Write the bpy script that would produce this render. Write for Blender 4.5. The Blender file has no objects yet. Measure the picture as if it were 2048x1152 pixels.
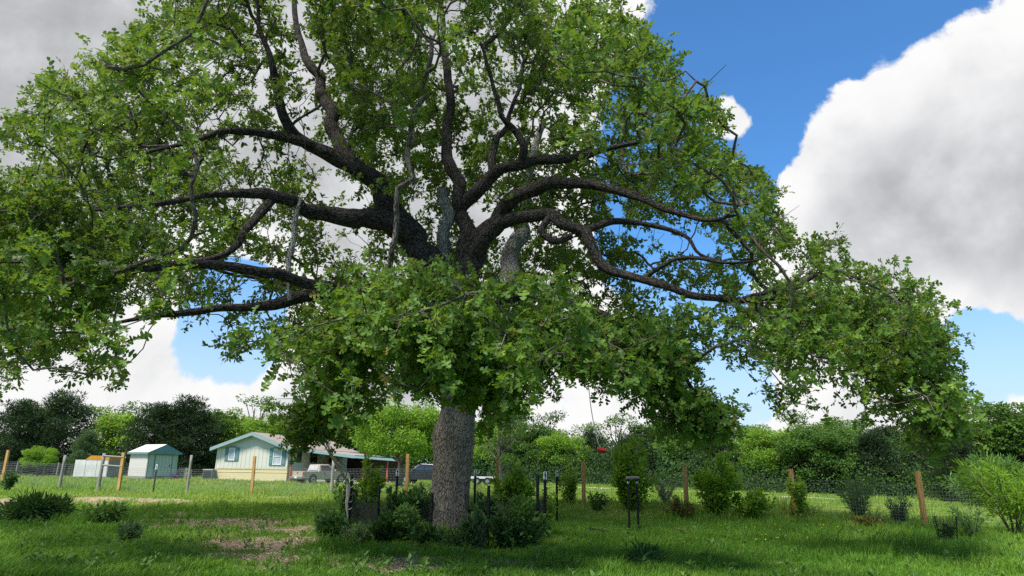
import bpy, bmesh, math, random
import numpy as np
from mathutils import Vector, Matrix

# ------------------------------------------------------------------ camera, sky, sun, exposure
SC = bpy.context.scene
COL = SC.collection
F_PX = 1330.0
PITCH = math.atan(359.0 / F_PX)
ROLL = 0.014
EYE = np.array([0.0, 0.0, 1.55])
_cp, _sp = math.cos(PITCH), math.sin(PITCH)
_X0 = np.array([1.0, 0, 0]); _U0 = np.array([0, -_sp, _cp]); CF = np.array([0, _cp, _sp])
CX = _X0 * math.cos(ROLL) + _U0 * math.sin(ROLL)
CU = _U0 * math.cos(ROLL) - _X0 * math.sin(ROLL)

cam_d = bpy.data.cameras.new('camera')
cam = bpy.data.objects.new('camera', cam_d)
COL.objects.link(cam)
cam_d.sensor_width = 36.0
cam_d.lens = F_PX / 2048 * 36.0
cam_d.clip_end = 3000
m4 = Matrix.Identity(4)
for i in range(3):
    m4[i][0] = CX[i]; m4[i][1] = CU[i]; m4[i][2] = -CF[i]; m4[i][3] = EYE[i]
cam.matrix_world = m4
SC.camera = cam

SUN_EL = math.radians(59)
SUN_AZ = math.atan2(-0.55, -0.80)          # measured from +Y towards +X
sun_dir = Vector((math.sin(SUN_AZ) * math.cos(SUN_EL), math.cos(SUN_AZ) * math.cos(SUN_EL), math.sin(SUN_EL)))
sd = bpy.data.lights.new('sun', 'SUN'); sd.energy = 3.3; sd.angle = math.radians(14); sd.color = (1.0, 0.95, 0.86)
so = bpy.data.objects.new('sun', sd); COL.objects.link(so)
so.rotation_euler = sun_dir.to_track_quat('Z', 'Y').to_euler()
so.location = (0, 0, 40)

SC.view_settings.view_transform = 'Standard'
SC.view_settings.look = 'None'
SC.view_settings.exposure = 1.15
SC.view_settings.gamma = 1.0
SC.cycles.use_denoising = False
SC.cycles.max_bounces = 8
SC.cycles.diffuse_bounces = 4
SC.cycles.transmission_bounces = 6
SC.cycles.sample_clamp_indirect = 6


def ray(px, py):
    d = CX * (px - 1024) - CU * (py - 576) + CF * F_PX
    return d


def P(px, py, D):
    d = ray(px, py)
    return EYE + d * (D / d[1])


def project(q):
    q = np.atleast_2d(q) - EYE
    w = q @ CF
    return np.stack([1024 + F_PX * (q @ CX) / w, 576 - F_PX * (q @ CU) / w, w], 1)


def mpp(px, py, D):
    """metres per photo pixel at that place"""
    return float((P(px, py, D) - EYE) @ CF) / F_PX


def build_world():
    w = bpy.data.worlds.new('World'); SC.world = w; w.use_nodes = True
    nt = w.node_tree; nt.nodes.clear()
    N = nt.nodes.new; L = nt.links.new

    def sock(v, inp):
        if isinstance(v, (int, float)): inp.default_value = v
        elif isinstance(v, (tuple, list)): inp.default_value = v
        else: L(v, inp)

    def M(op, a, b=0.0, c=None, clamp=False):
        n = N('ShaderNodeMath'); n.operation = op; n.use_clamp = clamp
        sock(a, n.inputs[0]); sock(b, n.inputs[1])
        if c is not None: sock(c, n.inputs[2])
        return n.outputs[0]

    def V(op, a, b):
        n = N('ShaderNodeVectorMath'); n.operation = op
        sock(a, n.inputs[0]); sock(b, n.inputs[1])
        return n.outputs['Value'] if op == 'DOT_PRODUCT' else n.outputs[0]

    def noise(vec, scale, detail, rough, dist=0.0):
        n = N('ShaderNodeTexNoise'); L(vec, n.inputs['Vector'])
        n.inputs['Scale'].default_value = scale; n.inputs['Detail'].default_value = detail
        n.inputs['Roughness'].default_value = rough; n.inputs['Distortion'].default_value = dist
        return n.outputs['Fac']

    def smooth(v, lo, hi):
        n = N('ShaderNodeMapRange'); n.interpolation_type = 'SMOOTHSTEP'
        sock(v, n.inputs['Value']); n.inputs['From Min'].default_value = lo; n.inputs['From Max'].default_value = hi
        return n.outputs['Result']

    def mix(f, a, b):
        n = N('ShaderNodeMix'); n.data_type = 'RGBA'
        sock(f, n.inputs['Factor']); sock(a, n.inputs['A']); sock(b, n.inputs['B'])
        return n.outputs['Result']

    co = N('ShaderNodeTexCoord').outputs['Generated']
    sky = N('ShaderNodeTexSky'); sky.sky_type = 'NISHITA'; sky.sun_disc = False
    sky.sun_elevation = SUN_EL; sky.sun_rotation = SUN_AZ
    sky.air_density = 1.0; sky.dust_density = 0.3; sky.ozone_density = 4.0; sky.altitude = 200
    # clouds are laid out over the whole dome by a noise field; a few wide masses give it the day's pattern
    masses = [  # photo px, py, angular size (rad), weight
        (1960, 400, .20, 1.00), (1950, 530, .13, .8), (60, 40, .16, .5), (330, 560, .2, .3), (1760, 420, .13, .62), (2060, 210, .14, .75), (2250, 330, .28, .9), (1640, 440, .07, .4),
        (100, 150, .42, .85), (620, 200, .36, .70), (-500, 200, .6, .7), (880, 60, .22, .55),
        (1180, -40, .12, .5), (1446, 240, .030, 1.15), (900, 500, .22, .5),
        (1480, 170, .26, -1.25), (1330, 420, .12, -.75), (1800, 20, .22, -1.0),
        (490, 560, .09, -2.6), (1960, 685, .085, -2.6), (1400, 500, .09, -.7), (180, 770, .12, -1.65), (520, 720, .06, -1.1), (1130, 800, .08, -.9), (1500, 790, .06, -1.0),
        (2000, 800, .09, .6), (1500, 760, .22, .45), (300, 740, .28, .5), (900, 820, .3, .4)]
    field = None
    for px, py, s, wgt in masses:
        d = ray(px, py); d = d / np.linalg.norm(d)
        g = M('MULTIPLY', M('EXPONENT', M('MULTIPLY', M('SUBTRACT', V('DOT_PRODUCT', co, tuple(d)), 1.0), 1.0 / (s * s))), wgt)
        field = g if field is None else M('ADD', field, g)
    warp = V('ADD', co, (0.0, 0.0, 0.0))
    n1 = noise(warp, 5.5, 10, .60, .25)
    up = V('ADD', co, (-0.016, -0.02, 0.05))
    n2 = noise(up, 5.5, 5, .52, .25)
    big = noise(co, 2.1, 3, .5)
    c = M('ADD', M('ADD', field, M('MULTIPLY', M('SUBTRACT', n1, .5), 1.9)), M('ADD', M('MULTIPLY', M('SUBTRACT', big, .5), .7), -.18))
    mask = smooth(c, 0.0, 0.13)
    relief = M('MULTIPLY', M('SUBTRACT', n1, n2), 1.05)
    thick = smooth(c, .25, 1.9)
    lum = M('ADD', M('SUBTRACT', 0.55, M('MULTIPLY', thick, .42)), relief)
    lum = smooth(lum, -.15, .62)
    lum = M('ADD', .20, M('MULTIPLY', lum, .25))
    tint = mix(smooth(lum, .28, .5), (.965, .985, 1.015, 1), (1.0, .99, .98, 1))
    cl = N('ShaderNodeVectorMath'); cl.operation = 'SCALE'; L(tint, cl.inputs[0]); L(lum, cl.inputs['Scale'])
    # thin haze veil low over the horizon
    sep = N('ShaderNodeSeparateXYZ'); L(co, sep.inputs[0])
    low = M('SUBTRACT', 1.0, smooth(sep.outputs['Z'], 0.0, .34))
    skys = N('ShaderNodeVectorMath'); skys.operation = 'MULTIPLY'; L(sky.outputs[0], skys.inputs[0]); skys.inputs[1].default_value = (0.046, 0.080, .101)
    skyv = mix(M('MULTIPLY', low, .85), skys.outputs[0], (.31, .350, .41, 1))
    col = mix(mask, skyv, cl.outputs[0])
    bg = N('ShaderNodeBackground'); L(col, bg.inputs['Color']); bg.inputs['Strength'].default_value = 1.0
    out = N('ShaderNodeOutputWorld'); L(bg.outputs[0], out.inputs['Surface'])


build_world()

rng = np.random.default_rng(11)
random.seed(5)


# ------------------------------------------------------------------ helpers: objects
def tag(o, label=None, cat=None, group=None, kind=None):
    if label: o['label'] = label
    if cat: o['category'] = cat
    if group: o['group'] = group
    if kind: o['kind'] = kind
    return o


def link(name, me, parent=None):
    o = bpy.data.objects.new(name, me)
    COL.objects.link(o)
    if parent is not None: o.parent = parent
    return o


def thing(name, loc, label, cat, group=None, rz=0.0):
    o = link(name, None)
    o.location = tuple(float(v) for v in loc); o.rotation_euler = (0, 0, rz)
    o.empty_display_size = .2
    return tag(o, label, cat, group)


def raw_mesh(name, v, faces, mat, smooth=False, attrs=None, vec_attrs=None):
    """numpy mesh: faces is (m,3) or (m,4) ints"""
    v = np.asarray(v, np.float32); faces = np.asarray(faces, np.int32)
    me = bpy.data.meshes.new(name)
    me.vertices.add(len(v)); me.vertices.foreach_set('co', v.ravel())
    k = faces.shape[1]
    me.loops.add(faces.size); me.loops.foreach_set('vertex_index', faces.ravel())
    me.polygons.add(len(faces))
    me.polygons.foreach_set('loop_start', np.arange(0, faces.size, k, dtype=np.int32))
    me.polygons.foreach_set('loop_total', np.full(len(faces), k, np.int32))
    me.polygons.foreach_set('use_smooth', np.full(len(faces), smooth, bool))
    for n, a in (attrs or {}).items():
        at = me.attributes.new(n, 'FLOAT', 'POINT'); at.data.foreach_set('value', np.asarray(a, np.float32).ravel())
    for n, a in (vec_attrs or {}).items():
        at = me.attributes.new(n, 'FLOAT_VECTOR', 'POINT'); at.data.foreach_set('vector', np.asarray(a, np.float32).ravel())
    me.update(calc_edges=True); me.validate()
    me.materials.append(mat)
    return me


def norm(a):
    return a / np.maximum(np.linalg.norm(a, axis=-1, keepdims=True), 1e-9)


class BM:
    """collects simple solids into one mesh"""
    def __init__(self): self.v = []; self.f = []
    def add(self, vs, fs):
        o = len(self.v); self.v += [tuple(map(float, p)) for p in vs]; self.f += [tuple(i + o for i in f) for f in fs]; return self
    def box(self, c, s, rz=0.0):
        x, y, z = [k / 2 for k in s]; ca, sa = math.cos(rz), math.sin(rz)
        vs = [(c[0] + a * x * ca - b * y * sa, c[1] + a * x * sa + b * y * ca, c[2] + d * z) for a in (-1, 1) for b in (-1, 1) for d in (-1, 1)]
        return self.add(vs, [(0, 1, 3, 2), (4, 6, 7, 5), (0, 4, 5, 1), (2, 3, 7, 6), (0, 2, 6, 4), (1, 5, 7, 3)])
    def prism(self, poly, y0, y1, y0t=None, zsplit=None):
        """poly (x,z) extruded along y"""
        n = len(poly)
        vs = [(x, y0, z) for x, z in poly] + [(x, y1, z) for x, z in poly]
        fs = [tuple(range(n)), tuple(range(2 * n - 1, n - 1, -1))] + [(i, i + n, (i + 1) % n + n, (i + 1) % n) for i in range(n)]
        return self.add(vs, fs)
    def tube(self, pts, r, n=6):
        pts = np.asarray(pts, float); r = np.broadcast_to(np.asarray(r, float), (len(pts),))
        v, q, _ = tube_np(pts, r, n)
        o = len(self.v); self.v += [tuple(p) for p in v.tolist()]; self.f += [tuple(int(i) + o for i in f) for f in q]
        for e in (0, len(pts) - 1):
            ring = [o + e * n + k for k in range(n)]
            self.f.append(tuple(ring if e else ring[::-1]))
        return self
    def build(self, name, mat, parent=None, bevel=0.0, smooth=False):
        me = bpy.data.meshes.new(name); me.from_pydata(self.v, [], self.f); me.update()
        bm = bmesh.new(); bm.from_mesh(me)
        bmesh.ops.recalc_face_normals(bm, faces=bm.faces)
        if bevel: bmesh.ops.bevel(bm, geom=list(bm.edges), offset=bevel, segments=2, profile=.6, affect='EDGES', clamp_overlap=True)
        bm.to_mesh(me); bm.free()
        for p in me.polygons: p.use_smooth = smooth
        me.materials.append(mat)
        return link(name, me, parent)


def tube_np(pts, r, n):
    pts = np.asarray(pts, float)
    t = np.gradient(pts, axis=0) if len(pts) > 2 else np.repeat(pts[1:] - pts[:1], len(pts), 0)
    t = norm(t)
    a = np.array([0, 0, 1.0]) if abs(t[0][2]) < .9 else np.array([1.0, 0, 0])
    u = norm(np.cross(t[0], a)[None])[0]
    us = [u]
    for i in range(1, len(pts)):
        u = us[-1] - t[i] * (us[-1] @ t[i]); us.append(u / max(np.linalg.norm(u), 1e-9))
    us = np.array(us); vs = np.cross(t, us)
    th = np.linspace(0, 2 * np.pi, n, endpoint=False)
    ring = us[:, None] * np.cos(th)[None, :, None] + vs[:, None] * np.sin(th)[None, :, None]
    v = (pts[:, None] + ring * np.asarray(r)[:, None, None]).reshape(-1, 3)
    s = np.concatenate([[0], np.cumsum(np.linalg.norm(np.diff(pts, axis=0), axis=1))])
    bc = np.stack([np.cos(th)[None] * np.maximum(r, .06)[:, None], np.sin(th)[None] * np.maximum(r, .06)[:, None], np.repeat(s[:, None], n, 1)], -1).reshape(-1, 3)
    i = np.arange(len(pts) - 1)[:, None] * n; k = np.arange(n)[None]; k2 = (k + 1) % n
    q = np.stack([i + k, i + k2, i + n + k2, i + n + k], -1).reshape(-1, 4)
    return v, q, bc


def join_tubes(lst):
    V_, Q_, B_ = [], [], []; o = 0
    for v, q, b in lst:
        V_.append(v); Q_.append(q + o); B_.append(b); o += len(v)
    return np.concatenate(V_), np.concatenate(Q_), np.concatenate(B_)


def catmull(pts, step):
    """pts (n,k): smooth resample, first three columns are xyz"""
    pts = np.asarray(pts, float)
    p = np.vstack([2 * pts[0] - pts[1], pts, 2 * pts[-1] - pts[-2]])
    out = []
    for i in range(1, len(p) - 2):
        L_ = np.linalg.norm(p[i + 1][:3] - p[i][:3]); m = max(2, int(math.ceil(L_ / step)))
        for t in np.arange(m) / m:
            out.append(.5 * (2 * p[i] + (p[i + 1] - p[i - 1]) * t + (2 * p[i - 1] - 5 * p[i] + 4 * p[i + 1] - p[i + 2]) * t * t + (3 * p[i] - p[i - 1] - 3 * p[i + 1] + p[i + 2]) * t ** 3))
    out.append(p[-2]); return np.array(out)


def vnoise(x, y, s, seed=0):
    """smooth 2-d value noise 0..1"""
    r = np.random.default_rng(seed).random((64, 64))
    x = np.asarray(x) / s; y = np.asarray(y) / s
    xi = np.floor(x).astype(int); yi = np.floor(y).astype(int); fx = x - xi; fy = y - yi
    fx = fx * fx * (3 - 2 * fx); fy = fy * fy * (3 - 2 * fy)
    g = lambda a, b: r[a % 64, b % 64]
    return (g(xi, yi) * (1 - fx) + g(xi + 1, yi) * fx) * (1 - fy) + (g(xi, yi + 1) * (1 - fx) + g(xi + 1, yi + 1) * fx) * fy


# ------------------------------------------------------------------ helpers: materials
class NT:
    def __init__(self, name):
        self.m = bpy.data.materials.new(name); self.m.use_nodes = True
        self.t = self.m.node_tree; self.t.nodes.clear()
        self.out = self.t.nodes.new('ShaderNodeOutputMaterial')
    def n(self, ty, **kw):
        x = self.t.nodes.new(ty)
        for k, v in kw.items():
            if k in x.inputs.keys():
                self.s(v, x.inputs[k])
            else: setattr(x, k, v)
        return x
    def s(self, v, inp):
        if hasattr(v, 'is_output'): self.t.links.new(v, inp)
        else: inp.default_value = v
    def noise(self, vec, scale, detail=4, rough=.55, dist=0):
        x = self.n('ShaderNodeTexNoise', Scale=scale, Detail=detail, Roughness=rough, Distortion=dist)
        if vec is not None: self.s(vec, x.inputs['Vector'])
        return x.outputs['Fac']
    def ramp(self, fac, stops):
        x = self.n('ShaderNodeValToRGB'); self.s(fac, x.inputs[0])
        e = x.color_ramp.elements
        while len(e) < len(stops): e.new(.5)
        for k, (p, c) in zip(e, stops): k.position = p; k.color = (*c, 1)
        return x.outputs[0]
    def mix(self, f, a, b, blend='MIX'):
        x = self.n('ShaderNodeMix', data_type='RGBA', blend_type=blend)
        self.s(f, x.inputs['Factor']); self.s(a if hasattr(a, 'is_output') else (*a, 1), x.inputs['A']); self.s(b if hasattr(b, 'is_output') else (*b, 1), x.inputs['B'])
        return x.outputs['Result']
    def math(self, op, a, b=0.0, clamp=False):
        x = self.n('ShaderNodeMath', operation=op, use_clamp=clamp); self.s(a, x.inputs[0]); self.s(b, x.inputs[1]); return x.outputs[0]
    def attr(self, name, out='Fac'):
        return self.n('ShaderNodeAttribute', attribute_name=name).outputs[out]
    def bump(self, h, strength, dist):
        x = self.n('ShaderNodeBump', Strength=strength, Distance=dist); self.s(h, x.inputs['Height']); return x.outputs[0]
    def bsdf(self, col, rough=.8, normal=None, metal=0.0, spec=.3, **kw):
        x = self.n('ShaderNodeBsdfPrincipled', Roughness=rough, Metallic=metal)
        x.inputs['Specular IOR Level'].default_value = spec
        self.s(col if hasattr(col, 'is_output') else (*col, 1), x.inputs['Base Color'])
        if normal is not None: self.s(normal, x.inputs['Normal'])
        for k, v in kw.items(): x.inputs[k].default_value = v
        return x.outputs[0]
    def done(self, sh):
        self.t.links.new(sh, self.out.inputs['Surface']); return self.m


def leaf_mat(name, stops, transl=(.28, .42, .04), tr=.35, rough=.5, hue_by_object=0.0, spec=.2):
    t = NT(name)
    f = t.attr('rnd')
    if hue_by_object:
        r = t.n('ShaderNodeObjectInfo').outputs['Random']
        f = t.math('ADD', t.math('MULTIPLY', f, 1 - hue_by_object), t.math('MULTIPLY', r, hue_by_object))
    c = t.ramp(f, stops)
    d = t.bsdf(c, rough, spec=spec)
    tl = t.n('ShaderNodeBsdfTranslucent')
    t.s(t.mix(.55, c, transl), tl.inputs['Color'])
    mx = t.n('ShaderNodeMixShader'); mx.inputs[0].default_value = tr
    t.t.links.new(d, mx.inputs[1]); t.t.links.new(tl.outputs[0], mx.inputs[2])
    return t.done(mx.outputs[0])


def plain(name, c, rough=.7, var=.18, scale=6.0, bump=0.0, metal=0.0, spec=.3, c2=None):
    """colour broken up by soft dirt noise"""
    t = NT(name); co = t.n('ShaderNodeTexCoord').outputs['Object']
    n = t.noise(co, scale, 6, .6)
    c2 = c2 or tuple(k * (1 - 2 * var) for k in c)
    col = t.ramp(n, [(.3, c2), (.68, c)])
    nm = t.bump(t.noise(co, scale * 8, 4, .6), bump, .01) if bump else None
    return t.done(t.bsdf(col, rough, nm, metal, spec))


def wood_mat(name, a, b, c):
    t = NT(name); co = t.n('ShaderNodeTexCoord').outputs['Object']
    mp = t.n('ShaderNodeMapping'); t.s(co, mp.inputs[0]); mp.inputs['Scale'].default_value = (22, 22, 1.6)
    g = t.noise(mp.outputs[0], 1.6, 6, .62, .6)
    col = t.ramp(g, [(.28, a), (.5, b), (.72, c)])
    col = t.mix(t.math('MULTIPLY', t.noise(co, 2.5, 3), .35), col, tuple(k * .45 for k in a))
    return t.done(t.bsdf(col, .85, t.bump(g, .5, .006)))


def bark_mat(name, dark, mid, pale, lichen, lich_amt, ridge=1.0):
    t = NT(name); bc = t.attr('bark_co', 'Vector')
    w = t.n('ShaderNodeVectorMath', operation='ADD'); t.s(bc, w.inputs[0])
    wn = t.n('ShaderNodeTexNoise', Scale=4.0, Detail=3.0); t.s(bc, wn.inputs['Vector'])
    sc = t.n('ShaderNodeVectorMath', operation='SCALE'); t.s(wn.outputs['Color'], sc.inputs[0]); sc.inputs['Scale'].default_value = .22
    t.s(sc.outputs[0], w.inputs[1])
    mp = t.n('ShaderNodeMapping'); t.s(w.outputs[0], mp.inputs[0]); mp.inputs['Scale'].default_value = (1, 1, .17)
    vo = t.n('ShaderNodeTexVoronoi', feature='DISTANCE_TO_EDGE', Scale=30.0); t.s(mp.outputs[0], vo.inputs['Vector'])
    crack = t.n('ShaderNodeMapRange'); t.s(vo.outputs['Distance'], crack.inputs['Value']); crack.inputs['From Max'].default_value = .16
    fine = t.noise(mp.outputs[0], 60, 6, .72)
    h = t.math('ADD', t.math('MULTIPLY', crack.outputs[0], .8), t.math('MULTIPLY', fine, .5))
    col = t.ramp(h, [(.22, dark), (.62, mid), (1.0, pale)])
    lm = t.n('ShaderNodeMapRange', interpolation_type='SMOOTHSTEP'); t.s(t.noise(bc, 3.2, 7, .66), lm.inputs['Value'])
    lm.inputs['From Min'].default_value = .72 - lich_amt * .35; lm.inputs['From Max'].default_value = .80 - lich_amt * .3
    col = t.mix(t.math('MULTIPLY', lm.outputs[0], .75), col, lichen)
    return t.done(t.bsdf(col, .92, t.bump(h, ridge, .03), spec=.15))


OAK = [(0.0, (.030, .062, .012)), (.35, (.060, .122, .018)), (.75, (.108, .195, .026)), (.93, (.175, .265, .036)), (1.0, (.24, .20, .05))]
M_OAK = leaf_mat('oak_leaf', OAK, (.30, .44, .03), .34)
M_TREE = leaf_mat('woodland_leaf', [(0, (.022, .055, .012)), (.4, (.045, .105, .018)), (.8, (.085, .175, .024)), (1, (.14, .23, .035))], (.22, .36, .03), .3, hue_by_object=.55)
M_SPRING = leaf_mat('spring_leaf', [(0, (.08, .17, .016)), (.5, (.15, .29, .025)), (1, (.25, .39, .045))], (.42, .60, .05), .42, hue_by_object=.2)
M_CEDAR = leaf_mat('cedar_leaf', [(0, (.014, .030, .012)), (.5, (.026, .055, .018)), (1, (.055, .088, .026))], (.1, .16, .03), .15, hue_by_object=.3, rough=.7)
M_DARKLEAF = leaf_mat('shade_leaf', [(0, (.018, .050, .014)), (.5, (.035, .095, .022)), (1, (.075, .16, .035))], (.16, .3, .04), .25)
M_RED = leaf_mat('russet_leaf', [(0, (.05, .07, .016)), (.5, (.11, .12, .025)), (.85, (.20, .14, .04)), (1, (.26, .10, .04))], (.3, .25, .05), .25)
M_GREY = leaf_mat('greygreen_leaf', [(0, (.035, .075, .03)), (.5, (.07, .13, .045)), (1, (.12, .20, .07))], (.2, .3, .08), .25)
M_GRASS = leaf_mat('grass_blade', [(0, (.042, .105, .012)), (.45, (.094, .210, .020)), (.8, (.170, .30, .030)), (1, (.30, .32, .08))], (.26, .48, .03), .35, rough=.6, spec=.2)
M_WEED = leaf_mat('weed_leaf', [(0, (.05, .13, .02)), (1, (.14, .26, .06))], (.3, .45, .08), .3)
M_FLOWER = leaf_mat('flower_petal', [(0, (.75, .55, .03)), (1, (.85, .72, .08))], (.8, .6, .1), .2)
M_BARK = bark_mat('oak_bark', (.045, .036, .027), (.15, .122, .094), (.27, .23, .18), (.33, .34, .29), .10, .65)
M_LIMB = bark_mat('oak_limb_bark_shaded', (.007, .006, .005), (.026, .022, .018), (.075, .066, .056), (.26, .27, .23), .04)  # oak bark darkened, the shade inside the crown put into its colour
M_LICHEN = bark_mat('lichen_bark', (.05, .05, .042), (.17, .165, .14), (.30, .30, .26), (.42, .44, .38), .5)
M_TWIG = plain('twig_bark', (.16, .135, .105), .9, .3, 9)
M_TRUNK = plain('woodland_bark', (.16, .135, .11), .95, .3, 5)
M_POST = wood_mat('cedar_post_wood', (.34, .16, .05), (.56, .31, .11), (.68, .43, .19))
M_GREYPOST = wood_mat('weathered_post_wood', (.14, .125, .11), (.27, .25, .225), (.40, .37, .33))
M_TPOST = plain('black_steel', (.018, .022, .02), .6, .3, 12)
M_WHITE = plain('white_paint', (.78, .78, .76), .5, .08)
M_WIRE = plain('galvanised_wire', (.24, .25, .25), .5, .15, metal=.2)
M_NET = plain('black_netting', (.02, .022, .022), .7, .2)
M_ROPE = plain('pale_rope', (.50, .46, .38), .9, .2, 30)
M_REDP = plain('red_plastic', (.45, .03, .025), .45, .15)

# ------------------------------------------------------------------ ground
GC = [(897, 1052, 16), (1851, 1057, 19.5), (1592, 1042, 21), (503, 986, 32), (373, 994, 33.5), (118, 978, 34.5), (3, 968, 36),
      (428, 958, 65), (570, 964, 64), (300, 957, 55), (812, 1000, 27), (1168, 1008, 24), (1374, 1022, 22.5), (1258, 1064, 18),
      (690, 1035, 16.5), (1075, 1088, 14.5), (75, 1043, 16.8), (650, 968, 61), (840, 968, 64), (1118, 970, 60), (1530, 988, 52), (1990, 1014, 42),
      (1897, 1088, 15.6), (262, 1090, 12.9), (560, 1090, 12.8), (1300, 1140, 10.6), (200, 1150, 9.6), (1900, 1150, 10.4), (1024, 1152, 9.9), (1640, 1000, 38), (1200, 985, 46)]
gc_xyz = np.array([P(*c) for c in GC])


def G(x, y):
    x = np.asarray(x, float); y = np.asarray(y, float)
    sh = np.broadcast(x, y).shape
    xf = np.broadcast_to(x, sh).ravel(); yf = np.broadcast_to(y, sh).ravel()
    num = np.zeros(len(xf)); den = np.zeros(len(xf))
    for cx, cy, cz in gc_xyz:
        w = 1.0 / ((xf - cx) ** 2 + (yf - cy) ** 2 + (1.6 + .06 * cy) ** 2) ** 1.5
        num += w * cz; den += w
    far = .0008 ** 1.5 * .6
    z = (num + far * .2) / (den + far)
    z = z + (vnoise(xf, yf, 1.7, 3) - .5) * .05 + (vnoise(xf, yf, .6, 4) - .5) * .02
    r = z.reshape(sh)
    return float(r) if r.ndim == 0 else r


def gp(px, D):
    """the place on the ground at distance D that shows in column px"""
    u = (px - 1024) / F_PX; x = 0.0
    for _ in range(4):
        dz = G(x, D) - EYE[2]
        x = -((D * (CX[1] - u * CF[1])) + dz * (CX[2] - u * CF[2])) / (CX[0] - u * CF[0])
    return np.array([x, D, G(x, D)])


def seen_D(px, py):
    """distance at which the ground shows at that pixel"""
    d = ray(px, py); lo = 6.0
    for D in np.arange(6, 120, .25):
        q = EYE + d * (D / d[1])
        if q[2] < G(q[0], q[1]): return D
    return 120.0


def on_ground(px, py):
    D = seen_D(px, py); q = P(px, py, D); return np.array([q[0], q[1], G(q[0], q[1])])


# bare, chip-strewn soil: patches seen under the oak and where the lane comes in at the left
BARE = []
for px, py, rx, ry, a in [(470, 1050, 1.5, .9, .9), (560, 1058, 1.2, .7, .7), (620, 1062, .9, .5, .5), (530, 1092, 1.2, .55, 1.0), (640, 1095, 1.0, .4, .8),
                          (470, 1112, .9, .4, .85), (560, 1120, .8, .35, .9), (760, 1132, 1.2, .32, .85), (900, 1138, 1.3, .28, .9), (1030, 1128, 1.0, .3, .6),
                          (400, 1040, 1.2, .8, .55), (690, 1140, .8, .25, .7), (840, 1120, .9, .3, .8), (600, 1080, 1.2, .5, .7), (430, 1072, .8, .4, .7), (620, 1118, .7, .3, .8), (980, 1142, .9, .25, .9), (520, 1140, .6, .2, .7), (700, 1052, .7, .5, .6), (360, 1030, .9, .6, .6)]:
    q = on_ground(px, py); BARE.append((q[0], q[1], rx, ry, a))
for px, py, rx, ry, a in [(60, 1003, 3.4, 1.6, 1.0), (190, 997, 2.6, 1.9, .95), (280, 1000, 2.4, 1.3, .8), (-80, 1003, 3, 2.0, 1.0), (345, 1003, 1.6, .8, .5), (550, 996, 1.2, .7, .5), (20, 1012, 1.4, .8, .9)]:
    q = on_ground(px, py); BARE.append((q[0], q[1], rx, ry, a))


def bare(x, y):
    b = np.zeros(np.shape(x))
    for cx, cy, rx, ry, a in BARE:
        b = np.maximum(b, a * np.exp(-(((x - cx) / rx) ** 2 + ((y - cy) / ry) ** 2) * .9))
    n = .5 * vnoise(x, y, .55, 21) + .3 * vnoise(x, y, .22, 22) + .2 * vnoise(x, y, 1.3, 23)
    return np.clip((b + (n - .5) * 1.1 - .22) * 3.2, 0, 1)


def build_ground():
    ys = np.concatenate([np.arange(-12, 8, 2.0), np.arange(8, 22, .16), np.arange(22, 45, .4), np.arange(45, 120, 1.5), np.arange(120, 900, 40)])
    ts = np.linspace(-1, 1, 241)
    Y = np.repeat(ys[:, None], 241, 1)
    W = np.maximum(14, np.abs(ys)[:, None] * 1.05 + 6)
    X = ts[None] * W
    Z = G(X, Y)
    Z = np.where(Y > 125, .2, Z)
    b = bare(X, Y) * (Y < 60)
    Z = Z - b * .025
    v = np.stack([X, Y, Z], -1).reshape(-1, 3)
    i = np.arange(len(ys) - 1)[:, None] * 241 + np.arange(240)[None]
    q = np.stack([i, i + 1, i + 242, i + 241], -1).reshape(-1, 4)
    t = NT('meadow_soil'); co = t.n('ShaderNodeTexCoord').outputs['Object']
    g = t.ramp(t.noise(co, .9, 8, .7), [(.3, (.030, .075, .012)), (.55, (.07, .16, .018)), (.75, (.12, .21, .03))])
    g = t.mix(t.math('MULTIPLY', t.noise(co, .11, 3), .5), g, (.13, .24, .025))
    soil = t.ramp(t.noise(co, 9, 9, .75), [(.28, (.11, .075, .05)), (.5, (.34, .25, .175)), (.72, (.54, .45, .35))])
    soil = t.mix(t.math('MULTIPLY', t.noise(co, 1.1, 3), .5), soil, (.32, .20, .13))
    col = t.mix(t.attr('bare'), g, soil)
    h = t.noise(co, 14, 8, .7)
    m = t.done(t.bsdf(col, .95, t.bump(h, .8, .05), spec=.1))
    me = raw_mesh('ground', v, q, m, True, {'bare': b.reshape(-1)})
    tag(link('ground', me), kind='structure')


build_ground()


def ribbon(name, centre, half, mat, z=.012):
    c = catmull(np.array([[p[0], p[1], 0] for p in centre]), .8)
    t = norm(np.gradient(c, axis=0)); nrm = np.stack([-t[:, 1], t[:, 0], 0 * t[:, 0]], 1)
    ks = np.linspace(-1, 1, 7)
    rag = half * (1 + .12 * np.sin(np.arange(len(c)) * 1.7) + .08 * np.sin(np.arange(len(c)) * .61))
    v = c[:, None] + nrm[:, None] * ks[None, :, None] * rag[:, None, None]
    v[..., 2] = G(v[..., 0], v[..., 1]) + z - .03 * np.abs(ks)[None] ** 4
    i = np.arange(len(c) - 1)[:, None] * 7 + np.arange(6)[None]
    q = np.stack([i, i + 1, i + 8, i + 7], -1).reshape(-1, 4)
    return tag(link(name, raw_mesh(name, v.reshape(-1, 3), q, mat, True)), kind='structure')


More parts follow.
